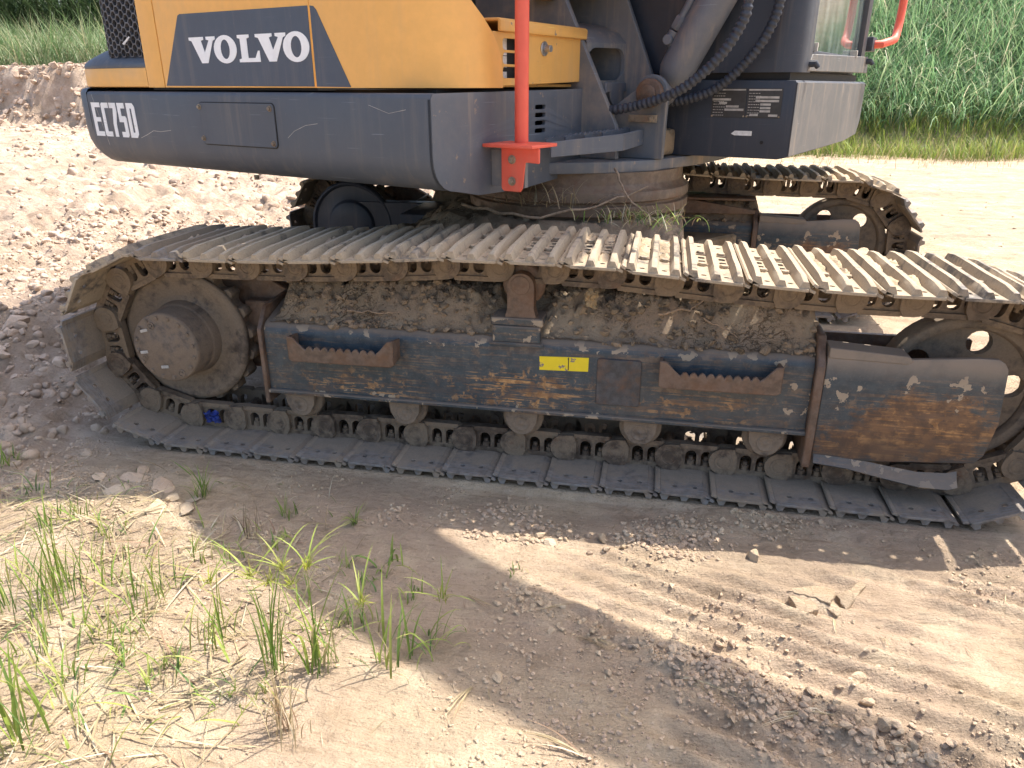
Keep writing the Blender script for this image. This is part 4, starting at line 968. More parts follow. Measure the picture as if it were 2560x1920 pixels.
# boom and arm, mostly above the picture
k = MB(); o = [(.02, 1.36), (-.02, 1.46), (.05, 1.70), (.28, 2.50), (.50, 2.92), (.82, 3.12), (1.4, 3.18), (3.3, 3.18), (3.42, 3.10), (3.40, 2.94), (3.2, 2.90), (1.5, 2.80), (1.14, 2.66), (1.03, 2.34), (.62, 1.66), (.24, 1.40), (.12, 1.34)]
k.prism(o, .125, .297, 'xz'); k.v = [(x, -y, z) for x, y, z in k.v]; boom = upart('boom', k, M['yellow'], None, .01, 2)
k = MB(); k.prism([(3.0, 3.30), (3.35, 3.34), (3.62, 3.05), (3.86, 1.35), (3.72, 1.32), (3.30, 2.80)], .14, .38, 'xz'); k.v = [(x, -y, z) for x, y, z in k.v]; upart('dipper_arm', k, M['yellow'], None, .01, 2)
k = MB(); k.prism([(3.66, 1.42), (3.95, 1.36), (4.02, 1.0), (3.85, .70), (3.45, .62), (3.28, .80), (3.55, 1.0)], -.04, .56, 'xz'); k.v = [(x, -y, z) for x, y, z in k.v]; upart('bucket', k, M['rust'], None, .01, 2)
k = MB(); k.cyl((.03, -.323, 1.40), (0, -1, 0), .075, .04, 28, .006); k.cyl((.03, -.36, 1.40), (0, 1, 0), .045, .30, 20)
upart('boom_foot', k, M['rust'], boom, .002, 1)

# corrugated hoses
def hose(pts, r, name):
    P_ = [Vector(p) for p in pts]; path = []
    for i in range(len(P_) - 1):
        a = P_[max(i - 1, 0)]; b = P_[i]; c = P_[i + 1]; d = P_[min(i + 2, len(P_) - 1)]
        for j in range(14):
            t = j / 14; path.append(.5 * ((2 * b) + (c - a) * t + (2 * a - 5 * b + 4 * c - d) * t * t + (3 * b - a - 3 * c + d) * t ** 3))
    path.append(P_[-1])
    # resample and add the spiral guard ribs
    Ls = [0]
    for i in range(1, len(path)): Ls.append(Ls[-1] + (path[i] - path[i - 1]).length)
    q = []; rr = []; s = 0; step = .0042; n = 0
    while s < Ls[-1]:
        q.append(Vector([np.interp(s, Ls, [p[c] for p in path]) for c in range(3)])); rr.append(r * (1.0 if n % 4 in (0, 1) else .80)); s += step; n += 1
    k = MB(); k.tube(q, rr, 14); return upart(name, k, M['rubber'], None, 0, 2, 40)
hose([(.16, -.20, .978), (.252, -.30, .990), (.365, -.30, 1.010), (.497, -.30, 1.055), (.604, -.29, 1.142), (.664, -.28, 1.237), (.676, -.28, 1.300), (.66, -.25, 1.45), (.60, -.22, 1.7), (.65, -.2, 2.2)], .0165, 'hydraulic_hose')
hose([(.36, -.10, 1.012), (.464, -.10, 1.029), (.556, -.10, 1.067), (.640, -.10, 1.144), (.693, -.10, 1.223), (.718, -.10, 1.311), (.72, -.12, 1.45), (.66, -.16, 1.75), (.7, -.16, 2.2)], .0165, 'hydraulic_hose')

# cab on the far side of the boom
CB = -.05; CF = .79; CL_ = 1.16
k = MB(); o = [(.30, .840), (.755, .840), (CF - .008, .846), (CF, .853), (CF, 1.076), (CF - .006, 1.084), (.30, 1.088)]
rows = [[(a, y, z + (.012 * sstep(.6, 1.1, y) if z < .9 else 0) + (0.06 * float(sstep(1.02, 1.16, y)) if z < .9 else 0)) for a, z in o] for y in (CB * -1 - .10, -CB + .3, -CB + .6, -CB + .85, -CB + .98, CL_)]
rows = [[(a, -.05 if i == 0 else y, z) for a, y, z in r] for i, r in enumerate(rows)]
k = MB().grid(rows); n_ = len(o); k.f.append(tuple(range(n_))); k.f.append(tuple(range(5 * n_, 6 * n_)))
cabk = upart('cab_skirt', k, M['cab'], None, .003, 2, 35)
k = MB(); k.prism([(-.052, .850), (-.052, 1.078), (1.150, 1.078), (1.150, .925), (1.10, .868), (.85, .852)], CF + .0005, CF + .003, 'yz'); upart('cab_skirt_front', k, M['cabf'], cabk, .001, 1)
k = MB(); k.box((-.75, -.03, 1.085), (CF - .03, 1.1, 1.110)); upart('cab_gap_shade', k, M['dark'], cabk)  # dark block standing in for the shade in the gap under the cab
k = MB(); k.box((-.75, -.05, 1.108), (CF - .075, -.030, 2.65))
c = [(CF - .075, -.05)] + [(CF - .075 + .075 * math.sin(R(a)), .025 - .075 * math.cos(R(a))) for a in range(15, 91, 15)] + [(CF, .10), (CF - .02, .10), (CF - .02, .02), (CF - .075, -.03)]
k.prism(c, 1.108, 2.65, 'xy')
cab = upart('cab', k, M['cab'], None, 0, 2, 35)
k = MB(); k.box((-.75, 1.10, 1.108), (CF - .05, 1.12, 1.35)); k.box((-.75, -.03, 1.108), (-.73, 1.1, 2.65)); k.box((-.76, -.055, 2.65), (CF, 1.125, 2.72)); k.box((-.7, -.03, 1.11), (CF - .05, 1.1, 1.125)); upart('cab_shell', k, M['cab'], cab, .008, 2)
k = MB(); k.prism([(.055, 1.112), (1.145, 1.120), (1.12, 1.185), (.10, 1.165)], CF - .012, CF + .002, 'yz'); upart('front_sill', k, M['cabf'], cab, .002, 1)
k = MB(); k.box((CF - .045, .975, 1.12), (CF - .002, 1.055, 2.65)); k.box((CF - .03, .10, 1.160), (CF - .006, .985, 1.178)); k.box((-.2, 1.08, 1.35), (-.12, 1.12, 2.65)); upart('front_pillar', k, M['cab'], cab, .004, 2)
k = MB(); k.box((CF - .028, .095, 1.17), (CF - .022, .985, 2.6)); upart('front_window', k, M['glass'], cab)
k = MB(); k.box((-.12, 1.105, 1.35), (CF - .05, 1.110, 2.6)); upart('door_window', k, M['glass'], cab)
for y in (.13, .83):
    k = MB(); k.box((CF - .022, y, 1.174), (CF + .006, y + .012, 1.20)); k.box((CF - .022, y - .05, 1.168), (CF - .016, y + .05, 1.176)); upart('window_clip', k, M['plate_text'], cab, .001, 1)
for y, z in ((.075, 1.135), (1.09, 1.165)):
    k = MB(); k.tube([(CF - .005, y, z), (CF + .02, y, z), (CF + .028, y + .005, z - .012)], [.012, .011, .008], 10); upart('rubber_stop', k, M['rubber'], cab)
k = MB(); k.box((.10, .30, 1.125), (.55, .75, 1.22)); k.box((.05, .30, 1.22), (.16, .75, 1.8)); upart('operator_seat', k, M['dark'], cab, .03, 2)
k = MB(); k.tube([(.62, .46, 1.125), (.60, .46, 1.25), (.62, .47, 1.42)], .013, 8); k.tube([(.62, .47, 1.40), (.62, .48, 1.50)], .022, 8); upart('control_lever', k, M['rust'], cab)
k = MB(); k.tube([(CF + .005, 1.12, 1.232), (CF + .045, 1.125, 1.234), (CF + .075, 1.19, 1.25)] + [(CF + .08, 1.19 + .09 * math.sin(R(a)), 1.25 + .16 * (1 - math.cos(R(a)))) for a in (15, 30, 45, 60, 75, 90)] + [(CF + .08, 1.28, 1.7), (CF + .03, 1.2, 1.82)], .0165, 14); rl = upart('grab_rail', k, M['red'], cab)
k = MB(); k.box((CF - .03, 1.065, 1.205), (CF + .02, 1.15, 1.262)); upart('rail_socket', k, M['rubber'], cab, .006, 2)
# two data plates with pale boxes, and a torn label, on the cab skirt
for a0, a1, rows_ in ((.518, .634, ((.56, .014, .58, 1.0), (.22, .45, .46, 1.0), (.43, .80, .34, .9), (.39, .95, .23, 1.0))), (.6365, .750, ((.25, .92, .66, .9), (.25, .92, .54, .9), (.40, .70, .42, .9), (.40, .70, .30, .9), (.40, .70, .19, .9), (.12, .36, .06, .9), (.66, .92, .05, .9)))):
    k = MB(); k.box((a0, -.0525, .969), (a1, -.0502, 1.060)); dp = upart('data_plate', k, M['plate'], cabk, .0006, 1)
    k = MB(); w = a1 - a0; hh = .091
    k.box((a0 + .004, -.0531, .969 + hh * .925), (a1 - .004, -.0527, .969 + hh * .975))
    for u0, u1, v, _ in rows_:
        lo, hi = min(u0, u1), max(u0, u1); k.box((a0 + w * lo, -.0531, .969 + hh * v), (a0 + w * hi, -.0527, .969 + hh * (v + .075)))
    r2 = random.Random(int(a0 * 1000))
    for i in range(9):
        v = .06 + .095 * i; u = .05
        while u < .36: l_ = r2.uniform(.02, .07); k.box((a0 + w * u, -.0530, .969 + hh * v), (a0 + w * (u + l_), -.0527, .969 + hh * (v + .022))); u += l_ + .02
    upart('plate_print', k, M['plate_text'], dp)
    k = MB()
    for u in (.035, .965): k.cyl((a0 + w * u, -.0527, .969 + hh * .045), (0, -1, 0), .0032, .0012, 10)
    upart('rivet', k, M['bolt'], dp)
k = MB(); k.box((.606, -.0520, .912), (.664, -.0505, .927)); k.prism([(.594, .917), (.606, .912), (.606, .927)], -.0520, -.0505, 'xz'); upart('torn_label', k, M['paper'], cabk)
k = MB(); k.cyl((.70, -.0505, .892), (0, -1, 0), .006, .002, 10); upart('plug', k, M['dark'], cabk)
# ------------------------------------------------------------------ packed mud and debris lying on the machine
def mud_bed(y0, x0, x1, seed, bumpy=1.0):
    xs = np.linspace(x0, x1, int((x1 - x0) / .008)); ys = np.linspace(.112, .36, 44)
    Xg, Yg = np.meshgrid(xs, ys)
    t = sstep(.112, .20, Yg)
    crest = .105 + .045 * fbm(Xg, Yg, .25, 3, seed) * 2
    z = .420 + crest * t * sstep(x0, x0 + .05, Xg) * sstep(x1, x1 - .05, Xg)
    z = z + (.02 - np.abs(fbm(Xg, Yg, .06, 4, seed + 3, .65)) * .16 - np.abs(fbm(Xg, Yg, .022, 3, seed + 5)) * .035) * bumpy * (.25 + .75 * t)
    hole = np.exp(-(((Xg - .352) / .075) ** 4)) * sstep(.30, .22, Yg); z = z * (1 - hole) + np.minimum(z, .455) * hole
    z = np.where(Yg < .12, np.minimum(z, .425), z)
    V = np.stack([Xg, Yg + y0, z], -1).reshape(-1, 3); n, m = Xg.shape; I = np.arange(n * m).reshape(n, m)
    F = np.stack([I[:-1, :-1], I[:-1, 1:], I[1:, 1:], I[1:, :-1]], -1).reshape(-1, 4)
    return V, F, (Xg, Yg, z)
for y0, nm, sd_ in ((0., 'packed mud and clods lying along the near track frame', 71), (1.53, 'packed mud lying along the far track frame', 81)):
    V, F, (Xg, Yg, Zg) = mud_bed(y0, -.41, 1.16, sd_)
    if y0: V[:, 2] += .09; Zg = Zg + .09
    link('packed_mud', np_mesh('packed_mud', V, F, M['packed']), kind='stuff', label=nm)
    n = 2600 if y0 == 0 else 500
    ii = nr.randint(0, Xg.shape[0], n); jj = nr.randint(4, Xg.shape[1] - 4, n)
    keep = ~((np.abs(Xg[ii, jj] - .35) < .075) & (Yg[ii, jj] < .25)) & (fbm(Xg[ii, jj], Yg[ii, jj], .3, 3, sd_ + 9) > -.12)
    pts = np.stack([Xg[ii, jj], Yg[ii, jj] + y0, Zg[ii, jj]], -1)[keep]
    v, f = scatter_clods(pts, (.0025 + .015 * nr.rand(len(pts)) ** 3), CL1, .15)
    link('mud_crumbs', np_mesh('mud_crumbs', v, f, M['packed'], False), kind='stuff', label='loose mud crumbs on the ' + ('near' if y0 == 0 else 'far') + ' track frame')
# mud heaped on the centre frame under the slew ring
Xg, Yg = np.meshgrid(np.linspace(-.25, .84, 150), np.linspace(.52, 1.58, 130))
z = .56 + .075 * sstep(.52, .72, Yg) * sstep(.84, .7, Xg) * sstep(-.25, 0, Xg) + np.abs(fbm(Xg, Yg, .12, 4, 91)) * .11 + fbm(Xg, Yg, .03, 3, 92) * .02
z = z - .3 * sstep(.60, .52, Yg) - .3 * sstep(.78, .84, Xg)
rr = np.hypot(Xg - CX, Yg - 1.08); z = np.where(rr < .425, np.minimum(z, .648), z)
I = np.arange(z.size).reshape(z.shape)
link('packed_mud', np_mesh('packed_mud', np.stack([Xg, Yg, z], -1).reshape(-1, 3), np.stack([I[:-1, :-1], I[:-1, 1:], I[1:, 1:], I[1:, :-1]], -1).reshape(-1, 4), M['packed']), kind='stuff', label='mud heaped on the centre frame under the slew ring')

# ------------------------------------------------------------------ blades
def blades(base, head, length, width, bend, tint, K=5, droop=0., fold=.25, rs=None, twist=0.):
    """curved tapering leaf blades as folded ribbons; arrays of n"""
    n = len(base); t = np.linspace(0, 1, K + 1)
    ang0 = bend[:, 0][:, None]; ang1 = bend[:, 1][:, None]              # lean from vertical at foot and tip
    ang = ang0 + (ang1 - ang0) * t[None, :] ** 1.3
    dl = (length / K)[:, None]
    hx = np.cumsum(np.sin(ang) * dl, 1) - np.sin(ang[:, :1]) * dl; hz = np.cumsum(np.cos(ang) * dl, 1) - np.cos(ang[:, :1]) * dl
    ch, sh = np.cos(head)[:, None], np.sin(head)[:, None]
    cxyz = np.stack([base[:, 0:1] + hx * ch, base[:, 1:2] + hx * sh, base[:, 2:3] + hz], -1)
    prof = np.where(t < .25, .55 + 1.8 * t, 1.0 - .97 * ((t - .25) / .75) ** 1.6)
    w = width[:, None] * prof[None, :] * .5
    tw = head[:, None] + np.pi / 2 + twist * t[None, :] * (np.arange(n) % 3 - 1)[:, None]
    side = np.stack([np.cos(tw), np.sin(tw), np.zeros_like(tw)], -1) * w[..., None]
    up = np.stack([-np.cos(ang) * ch, -np.cos(ang) * sh, np.sin(ang)], -1) * (w * fold)[..., None]
    Lf = cxyz + side + up; Rt = cxyz - side + up
    V = np.stack([Lf, cxyz, Rt], 2).reshape(-1, 3)
    b = (np.arange(n) * (K + 1) * 3)[:, None] + (np.arange(K) * 3)[None, :]
    F = np.concatenate([np.stack([b, b + 1, b + 4, b + 3], -1).reshape(-1, 4), np.stack([b + 1, b + 2, b + 5, b + 4], -1).reshape(-1, 4)])
    T = np.repeat(tint[:, None, :], (K + 1) * 3, 1)
    tipf = np.repeat(t, 3)[None, :, None]
    T = T * (1 + .25 * tipf) + np.array([.05, .04, .0]) * tipf * .5
    return V, F, T.reshape(-1, 3)
GREEN = np.array([(.20, .30, .06), (.16, .26, .07), (.28, .36, .08), (.34, .37, .11), (.12, .21, .07), (.46, .40, .22)])
STRAW = np.array([(.42, .34, .21), (.50, .42, .28), (.34, .26, .16), (.56, .50, .38), (.30, .20, .14)])
TALL = np.array([2.0, 1.65, 2.0]) * np.array([(.07, .17, .075), (.10, .215, .09), (.15, .26, .12), (.05, .12, .06), (.21, .29, .16), (.32, .35, .23)])  # lightened and greyed: haze over the tall grass is put into its colour
def pick(pal, n, p=None): 
    c = pal[nr.choice(len(pal), n, p=p)]; return c * (.8 + .4 * nr.rand(n, 1))

def tuft(px, py, n, h, label, group=None, spread=.02, lean=.35, wid=.0048, pal=GREEN, p=(.26, .16, .24, .16, .08, .10), name='grass_tuft', cat='grass tuft', stems=0, xyz=None):
    n = int(n * 1.5); wid *= .72
    x, y, zz = xyz or at(px, py)
    b = np.stack([nr.normal(0, spread, n), nr.normal(0, spread, n), np.full(n, -.004)], -1)
    L_ = h * (.45 + .6 * nr.rand(n)); hd = nr.rand(n) * 6.283
    bd = np.stack([nr.rand(n) * lean * .6, lean + nr.rand(n) * 1.3 * (.4 + lean)], -1)
    V, F, T = blades(b, hd, L_, wid * (.6 + .8 * nr.rand(n)), bd, pick(pal, n, p), 6)
    vs, fs, ts = [V], [F], [T]; o = len(V)
    for s in range(stems):                                    # sedge stems with a spray of bracts and spikelets
        hs = h * nr.uniform(.75, 1.05); hd0 = nr.rand() * 6.28; ln = nr.uniform(.02, .22)
        V, F, T = blades(np.array([[nr.normal(0, spread * .5), nr.normal(0, spread * .5), 0]]), np.array([hd0]), np.array([hs]), np.array([.0042]), np.array([[ln * .6, ln]]), np.array([(.17, .27, .05)]), 6, fold=.9)
        vs.append(V); fs.append(F + o); ts.append(T); o += len(V)
        tip = V[-2]
        m = 5; V, F, T = blades(np.repeat(tip[None], m, 0), nr.rand(m) * 6.28, .05 + .09 * nr.rand(m), np.full(m, .0032), np.stack([nr.uniform(.2, 1.1, m), nr.uniform(1.0, 1.7, m)], -1), pick(GREEN[2:4], m), 5)
        vs.append(V); fs.append(F + o); ts.append(T); o += len(V)
        m = 26; V, F, T = blades(np.repeat(tip[None], m, 0) + nr.normal(0, .004, (m, 3)), nr.rand(m) * 6.28, .012 + .022 * nr.rand(m), np.full(m, .0024), np.stack([nr.uniform(0, 1.5, m), nr.uniform(.3, 1.7, m)], -1), pick(np.array([(.34, .36, .05), (.28, .32, .05), (.38, .36, .10)]), m), 2)
        vs.append(V); fs.append(F + o); ts.append(T); o += len(V)
    o_ = link(name, np_mesh(name, np.concatenate(vs), np.concatenate(fs), M['leaf'], True, np.concatenate(ts)), label=label, category=cat)
    o_.location = (x, y, zz)
    if group: o_['group'] = group
    return o_
# the larger plants one can tell apart

tuft(690, 1680, 12, .25, 'tallest sedge with yellow green star heads at the middle of the weeds', spread=.014, lean=.15, stems=3, name='sedge_plant', cat='sedge')
tuft(800, 1668, 13, .25, 'sedge with long arching leaves just right of the tallest sedge', spread=.016, lean=.35, stems=2, wid=.007, name='sedge_plant', cat='sedge')
tuft(962, 1665, 11, .17, 'sedge with a straight flat leaf and reddish stems at the shade edge', spread=.02, lean=.35, stems=1, wid=.0065, name='sedge_plant', cat='sedge')
tuft(1072, 1615, 14, .12, 'low green sedge furthest right among the weeds, in the shade', spread=.03, lean=.8, stems=1, name='sedge_plant', cat='sedge')
tuft(720, 1822, 26, .15, 'dry brown tussock standing alone on the lit soil below the sedges', spread=.018, lean=.25, wid=.0035, pal=STRAW, p=(.3, .1, .35, .05, .2), name='dry_tussock', cat='tussock')
tuft(542, 1605, 14, .16, 'yellowing tuft left of the tallest sedge', spread=.022, lean=.3, stems=1)
tuft(505, 1238, 16, .11, 'dark green upright tuft closest to the track shoes', spread=.012, lean=.3)
tuft(728, 1290, 9, .085, 'thin shaded tuft below the row of track shoes', spread=.014, lean=.3)
tuft(888, 1310, 12, .075, 'small bright green tuft on bare shaded soil', spread=.006, lean=.7)
tuft(975, 1412, 6, .12, 'leaning broad blades at the tip of the sunlit strip', spread=.02, lean=.8, wid=.008)
tuft(160, 1485, 22, .21, 'tall yellow green tuft rising on the sunlit soil at the left', spread=.025, lean=.18)
tuft(118, 1538, 18, .17, 'bushy tuft in front of the tall yellow green one', spread=.028, lean=.3)
tuft(8, 1535, 14, .20, 'tuft cut by the picture edge halfway down the weeds', spread=.02, lean=.25)
tuft(30, 1850, 18, .27, 'tall long bladed tuft in the lower left corner', spread=.025, lean=.25, wid=.007)
tuft(628, 1340, 8, .14, 'dark thin stems standing in the shade before the track', spread=.012, lean=.12, wid=.003, pal=STRAW * .6, p=(.2, .2, .3, .1, .2))
BIG = ((690, 1680, 'tallest star headed sedge'), (800, 1668, 'sedge with long arching leaves'), (962, 1665, 'sedge with the straight flat leaf'), (1072, 1615, 'low shaded sedge furthest right'), (720, 1822, 'dry brown tussock'), (542, 1605, 'yellowing tuft beside the tallest sedge'), (505, 1238, 'dark upright tuft closest to the track'), (728, 1290, 'thin shaded tuft below the shoes'), (160, 1485, 'tall yellow green tuft at the left'), (118, 1538, 'bushy tuft at the left'), (30, 1850, 'long bladed tuft in the lower left corner'), (628, 1340, 'dark thin stems in the shade'))
SEEN = {}
for px, py, h, n in ((276, 1345, .11, 12), (366, 1488, .15, 12), (407, 1498, .13, 10), (276, 1464, .11, 10), (330, 1585, .06, 14), (342, 1548, .09, 8), (247, 1590, .10, 10), (512, 1392, .08, 10), (72, 1237, .09, 8), (12, 1172, .09, 10), (44, 1157, .06, 8), (585, 1400, .06, 6), (690, 1360, .05, 8), (860, 1420, .06, 10), (920, 1470, .06, 9), (190, 1290, .09, 14), (120, 1320, .10, 14), (230, 1420, .10, 9), (60, 1440, .12, 10), (440, 1650, .07, 12), (380, 1700, .08, 14), (560, 1740, .06, 12), (640, 1760, .06, 10), (850, 1570, .09, 12), (760, 1520, .10, 9), (905, 1560, .08, 10), (1020, 1500, .06, 8), (1290, 1440, .04, 6), (300, 1650, .08, 12), (180, 1700, .10, 14), (90, 1640, .12, 12)):
    k = min(range(len(BIG)), key=lambda i: math.hypot(px - BIG[i][0], (py - BIG[i][1]) * 1.3)); bx, by, nm = BIG[k]
    dx, dy = px - bx, (py - by) * 1.3
    rel = ('right of' if dx > 0 else 'left of') if abs(dx) > abs(dy) else ('in front of' if dy > 0 else 'behind')
    SEEN[rel, nm] = SEEN.get((rel, nm), 0) + 1; q = ('nearest ', 'second ', 'third ', 'fourth ', 'fifth ', 'sixth ', 'seventh ', 'eighth ', 'ninth ')[SEEN[rel, nm] - 1]
    size = 'small' if h > .085 else 'tiny'
    tuft(px, py, n, h, q + size + ' tuft ' + rel + ' the ' + nm, 'small grass tufts', spread=.014 + .08 * h, lean=rng.uniform(.2, .6))
# low sprawling blades and dry litter nobody could count
def litter(name, n, dens, label, pal, p, lmin, lmax, wid, lift=.004, mat='straw', flat=True, K=5):
    xs = []; ys = []
    while len(xs) < n:
        x = nr.uniform(-1.5, 1.6, n); y = nr.uniform(-1.2, .0, n); k = nr.rand(n) < dens(x, y); xs += list(x[k]); ys += list(y[k])
    x = np.array(xs[:n]); y = np.array(ys[:n]); zz = H(x, y) + lift * nr.rand(n)
    L_ = lmin + (lmax - lmin) * nr.rand(n) ** 1.5
    bd = np.stack([nr.uniform(1.2, 1.52, n), nr.uniform(1.5, 1.72, n)], -1) if flat else np.stack([nr.uniform(.2, 1.1, n), nr.uniform(1.0, 1.9, n)], -1)
    V, F, T = blades(np.stack([x, y, zz], -1), nr.rand(n) * 6.283, L_, wid * (.5 + nr.rand(n)), bd, pick(pal, n, p), K, twist=1.2)
    # keep the strands on the soil
    V[:, 2] = np.maximum(V[:, 2], H(V[:, 0], V[:, 1]) + .0008)
    return link(name, np_mesh(name, V, F, M[mat], True, T), kind='stuff', label=label)
# weedy corner: left of a line falling from the drive sprocket to the bottom of the picture
def weedy(x, y):
    d = -(x - .02) - .55 * (y + .55) * 0 ; a = sstep(.12, -.25, x + .35 * (y + .6)) * sstep(-.22, -.42, y + .10 * x + .05)
    return a * sstep(-.28, .12, fbm(x, y, .22, 3, 95) + .02)
litter('dry_grass_litter', 1600, lambda x, y: weedy(x, y), 'dry straw litter strewn over the lower left soil', STRAW, (.28, .26, .2, .16, .1), .03, .19, .0030)
litter('grass_litter', 380, lambda x, y: weedy(x, y), 'sprawling green blades among the straw litter', GREEN, (.2, .16, .24, .2, .08, .12), .03, .11, .0042, flat=False, mat='leaf')
litter('grass_litter', 110, lambda x, y: sstep(-1.05, -.7, y) * sstep(.1, .3, y + .6) * sstep(.25, -.2, x) * sstep(-.08, -.14, y), 'sparse blades and stalks on the shaded soil before the track', np.concatenate([GREEN[:3] * .8, STRAW]), None, .03, .09, .0032, flat=False, mat='leaf')
litter('straw_bits', 260, lambda x, y: .5 + 0 * x, 'stray straw bits on the bare soil', STRAW, None, .010, .05, .0016)
# separate stalks on the shaded soil
def stalks(px, py, ang, L_, n, label, spread=.006, curl=.25, w=.0028):
    w *= .6; n = max(3, int(n * .7))
    x, y, zz = at(px, py)
    b = np.stack([nr.normal(0, spread * .3, n), nr.normal(0, spread * .3, n), .002 + .004 * nr.rand(n)], -1)
    V, F, T = blades(b, np.full(n, R(ang)) + nr.normal(0, .12, n), L_ * (.6 + .4 * nr.rand(n)), w * (.6 + .7 * nr.rand(n)), np.stack([nr.uniform(1.35, 1.5, n), nr.uniform(1.52, 1.6, n)], -1), pick(STRAW, n), 8)
    th = R(ang); s = V[:, 0] * math.cos(th) + V[:, 1] * math.sin(th); q = curl * s * s / max(L_, .01)
    V[:, 0] += -math.sin(th) * q; V[:, 1] += math.cos(th) * q
    V[:, 2] = np.maximum(V[:, 2], H(V[:, 0] + x, V[:, 1] + y) - zz + .0015)
    o = link('dry_stalks', np_mesh('dry_stalks', V, F, M['straw'], True, T), label=label, category='stalks', group='dry stalks on the shaded soil'); o.location = (x, y, zz)
stalks(2080, 1790, 190, .17, 9, 'longest pale bundle of dry stalks in the lower right shade', curl=.3)
stalks(1690, 1705, -12, .16, 12, 'thin bundle of dry stalks left of the longest pale bundle', curl=-.25, w=.0022)
stalks(1440, 1595, -12, .12, 14, 'feathery grey wisp of dry stalks in the middle of the shade', curl=-.2, w=.0018)
stalks(1455, 1895, 150, .15, 12, 'pale broken stalk clump at the bottom edge of the picture', curl=.5, w=.004)
stalks(1180, 1720, 250, .12, 12, 'pale forked stalks beside the crumpled lump', curl=.2, w=.003)
stalks(1340, 1530, 25, .15, 4, 'single long bent straw below the sunlit strip', curl=.1, w=.0025)
stalks(1165, 1490, -40, .11, 5, 'crossed straws at the start of the sunlit strip', curl=.1, w=.0028)
stalks(70, 1560, 200, .22, 34, 'matted bundle of bleached straw in the weeds', spread=.05, curl=.3, w=.0035)
stalks(2085, 1550, 250, .06, 6, 'short stubble of straw in front of the mud slabs', w=.003)

# blue rag caught in the chain, dead leaf under the top run, twigs and weeds on the machine
def rag(c, s, label, name, mat, cat, seed=3):
    r = np.random.RandomState(seed); k = MB(); rows = []
    for i in range(9):
        rows.append([(c[0] + s[0] * (j / 8 - .5) + r.normal(0, .0022), c[1] + s[1] * (r.rand() - .5), c[2] + s[2] * (i / 8 - .5) + r.normal(0, .0022)) for j in range(9)])
    k.grid(rows); me = k.mesh(name, mat, 0, 2, 60); m_ = link(name, me, label=label, category=cat)
    so = m_.modifiers.new('thick', 'SOLIDIFY'); so.thickness = .0015; return m_
rag((-.662, .128, .078), (.050, .022, .036), 'crumpled blue rag stuffed in a link of the lower chain', 'blue_rag', M['blue'], 'rag')
rag((.545, .085, .545), (.034, .012, .046), 'dead brown leaf hanging below the top run of the track', 'dead_leaf', M['deadleaf'], 'leaf', 5)
def twig(pts, r, label, group=None):
    k = MB(); P_ = [Vector(p) for p in pts]; q = []
    for i in range(len(P_) - 1):
        for j in range(5): q.append(P_[i].lerp(P_[i + 1], j / 5) + Vector((rng.gauss(0, r * .5), rng.gauss(0, r * .5), rng.gauss(0, r * .6))))
    q.append(P_[-1]); k.tube(q, [r * (1 - .6 * i / len(q)) for i in range(len(q))], 7)
    o = link('twig', k.mesh('twig', M['twig'], 0, 2, 60), label=label, category='twig')
    if group: o['group'] = group
twig([(.05, .62, .70), (.28, .58, .665), (.50, .66, .70), (.66, .74, .76)], .006, 'long bare twig lying under the slew ring')
twig([(.55, .68, .82), (.60, .62, .74), (.68, .60, .68)], .004, 'short twig sloping down from the slew ring to the mud')
twig([(.72, .13, .50), (.80, .12, .525), (.86, .16, .545)], .004, 'forked pale twig poking from the frame mud')
twig([(-.16, .115, .463), (-.08, .112, .466), (.0, .115, .470)], .0035, 'straight pale twig lying on the frame mud')
twig([(.84, .12, .50), (.90, .112, .475), (.93, .11, .455)], .003, 'hooked rootlet over the edge of the frame')
def weeds(x, y, z0, n, h, label, pal, p=None, spread=.05, name='weeds'):
    b = np.stack([nr.normal(0, spread * 1.4, n), nr.normal(0, spread, n), nr.rand(n) * .01], -1)
    V, F, T = blades(b, nr.rand(n) * 6.28, h * (.4 + .6 * nr.rand(n)), .004 * (.6 + .8 * nr.rand(n)), np.stack([nr.rand(n) * 1.1, .9 + nr.rand(n)], -1), pick(pal, n, p), 5)
    o = link(name, np_mesh(name, V, F, M['leaf'], True, T), label=label, category='weeds'); o.location = (x, y, z0)
weeds(.66, .62, .655, 130, .10, 'green and dry weeds caught beside the slew ring', np.concatenate([GREEN, STRAW]), None, .06)
weeds(.36, .66, .70, 60, .13, 'dry grass hanging over the edge of the slew ring', STRAW * .8, None, .07)

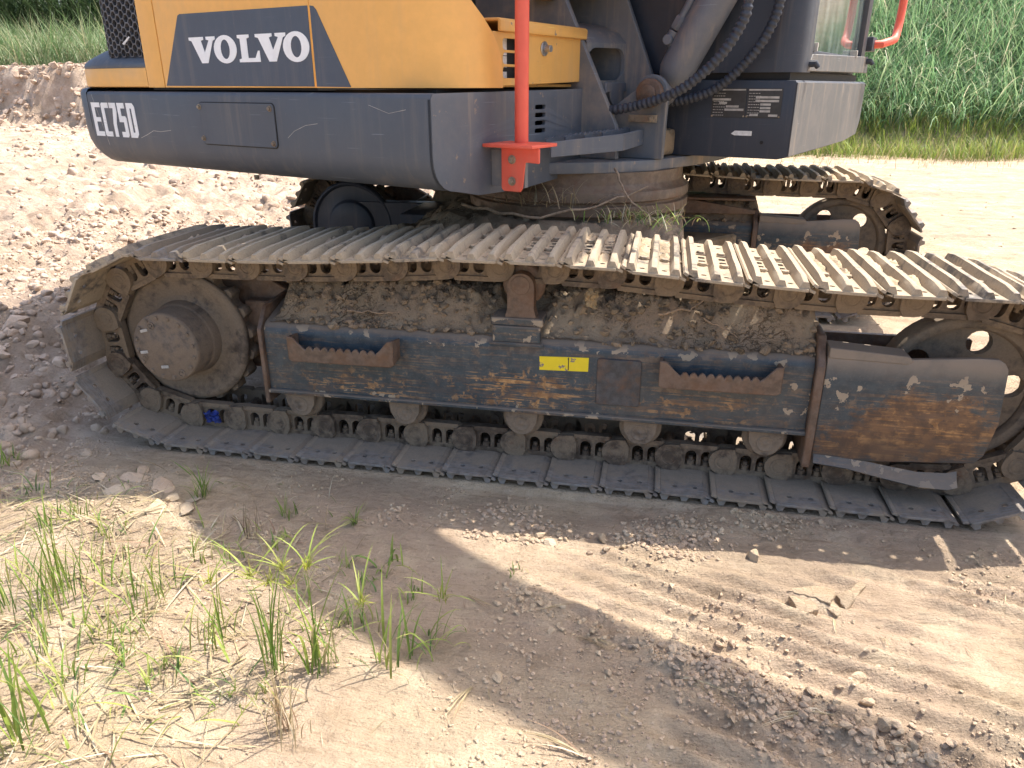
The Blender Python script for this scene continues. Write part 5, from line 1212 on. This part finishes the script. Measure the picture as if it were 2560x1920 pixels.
# ------------------------------------------------------------------ tall grass behind
def tall_grass(name, n, xr, yr, h, label, pal, p, wid, bend=(.05, 1.5), dens=None, hmin=.5, lean=0.):
    x = nr.uniform(*xr, n); y = nr.uniform(*yr, n)
    if dens is not None:
        k = nr.rand(n) < dens(x, y); x = x[k]; y = y[k]; n = len(x)
    clump = .65 + .7 * np.clip(fbm(x, y, 1.1, 3, 97) + .5, 0, 1)
    L_ = h * (hmin + (1 - hmin) * nr.rand(n)) * clump
    hd = nr.rand(n) * 6.283
    bd = np.stack([bend[0] + .35 * nr.rand(n), .5 + (bend[1]) * nr.rand(n)], -1)
    tn = pick(pal, n, p) * (.7 + .6 * np.clip(fbm(x, y, .9, 2, 98) + .5, 0, 1))[:, None]
    V, F, T = blades(np.stack([x, y, H(x, y) - .02], -1), hd, L_, wid * (.6 + .8 * nr.rand(n)), bd, tn, 4)
    return link(name, np_mesh(name, V, F, M['leaf'], True, T), kind='stuff', label=label)
tall_grass('tall_grass', 32000, (-1.0, 9.5), (11.3, 16.2), 1.25, 'dense tall green grass covering the bank behind the machine', TALL, (.24, .26, .20, .14, .10, .06), .014, (.1, 2.1), lambda x, y: (x > (y - 10) * .15 - 1.0) * 1.0)
tall_grass('short_grass', 15000, (.5, 9), (9.9, 12.0), .46, 'yellow green fringe of short grass at the foot of the tall grass', np.array([(.22, .30, .06), (.28, .34, .09), (.15, .24, .06), (.36, .34, .16), (.40, .34, .20)]), (.3, .25, .2, .15, .1), .009, (.05, .8), lambda x, y: sstep(10.0, 10.5, y + .5 * fbm(x, y, .7, 3, 99)), .4)
tall_grass('dry_grass', 1500, (1.0, 7.5), (7.9, 10.4), .22, 'thin dry stubble on the flat before the grass', STRAW, None, .006, (.2, 1.0), lambda x, y: sstep(7.8, 10.2, y) * .9, .4)
tall_grass('tall_grass', 17000, (-19, -5.5), (10.4, 16), 1.15, 'wind blown pale green grass on top of the cut bank', np.array([(.10, .19, .08), (.16, .24, .12), (.24, .28, .17), (.08, .15, .06), (.30, .31, .20)]), (.25, .25, .2, .15, .15), .014, (.1, 1.3), lambda x, y: sstep(.3, 1.0, y - bankline(x)))
tall_grass('undergrowth', 5000, (-36, -12), (20, 24), 5.5, 'dark mass of bushes beyond the grassy bank', np.array([(.02, .05, .025), (.03, .065, .03), (.04, .08, .04)]), None, .06, (.05, 1.2))
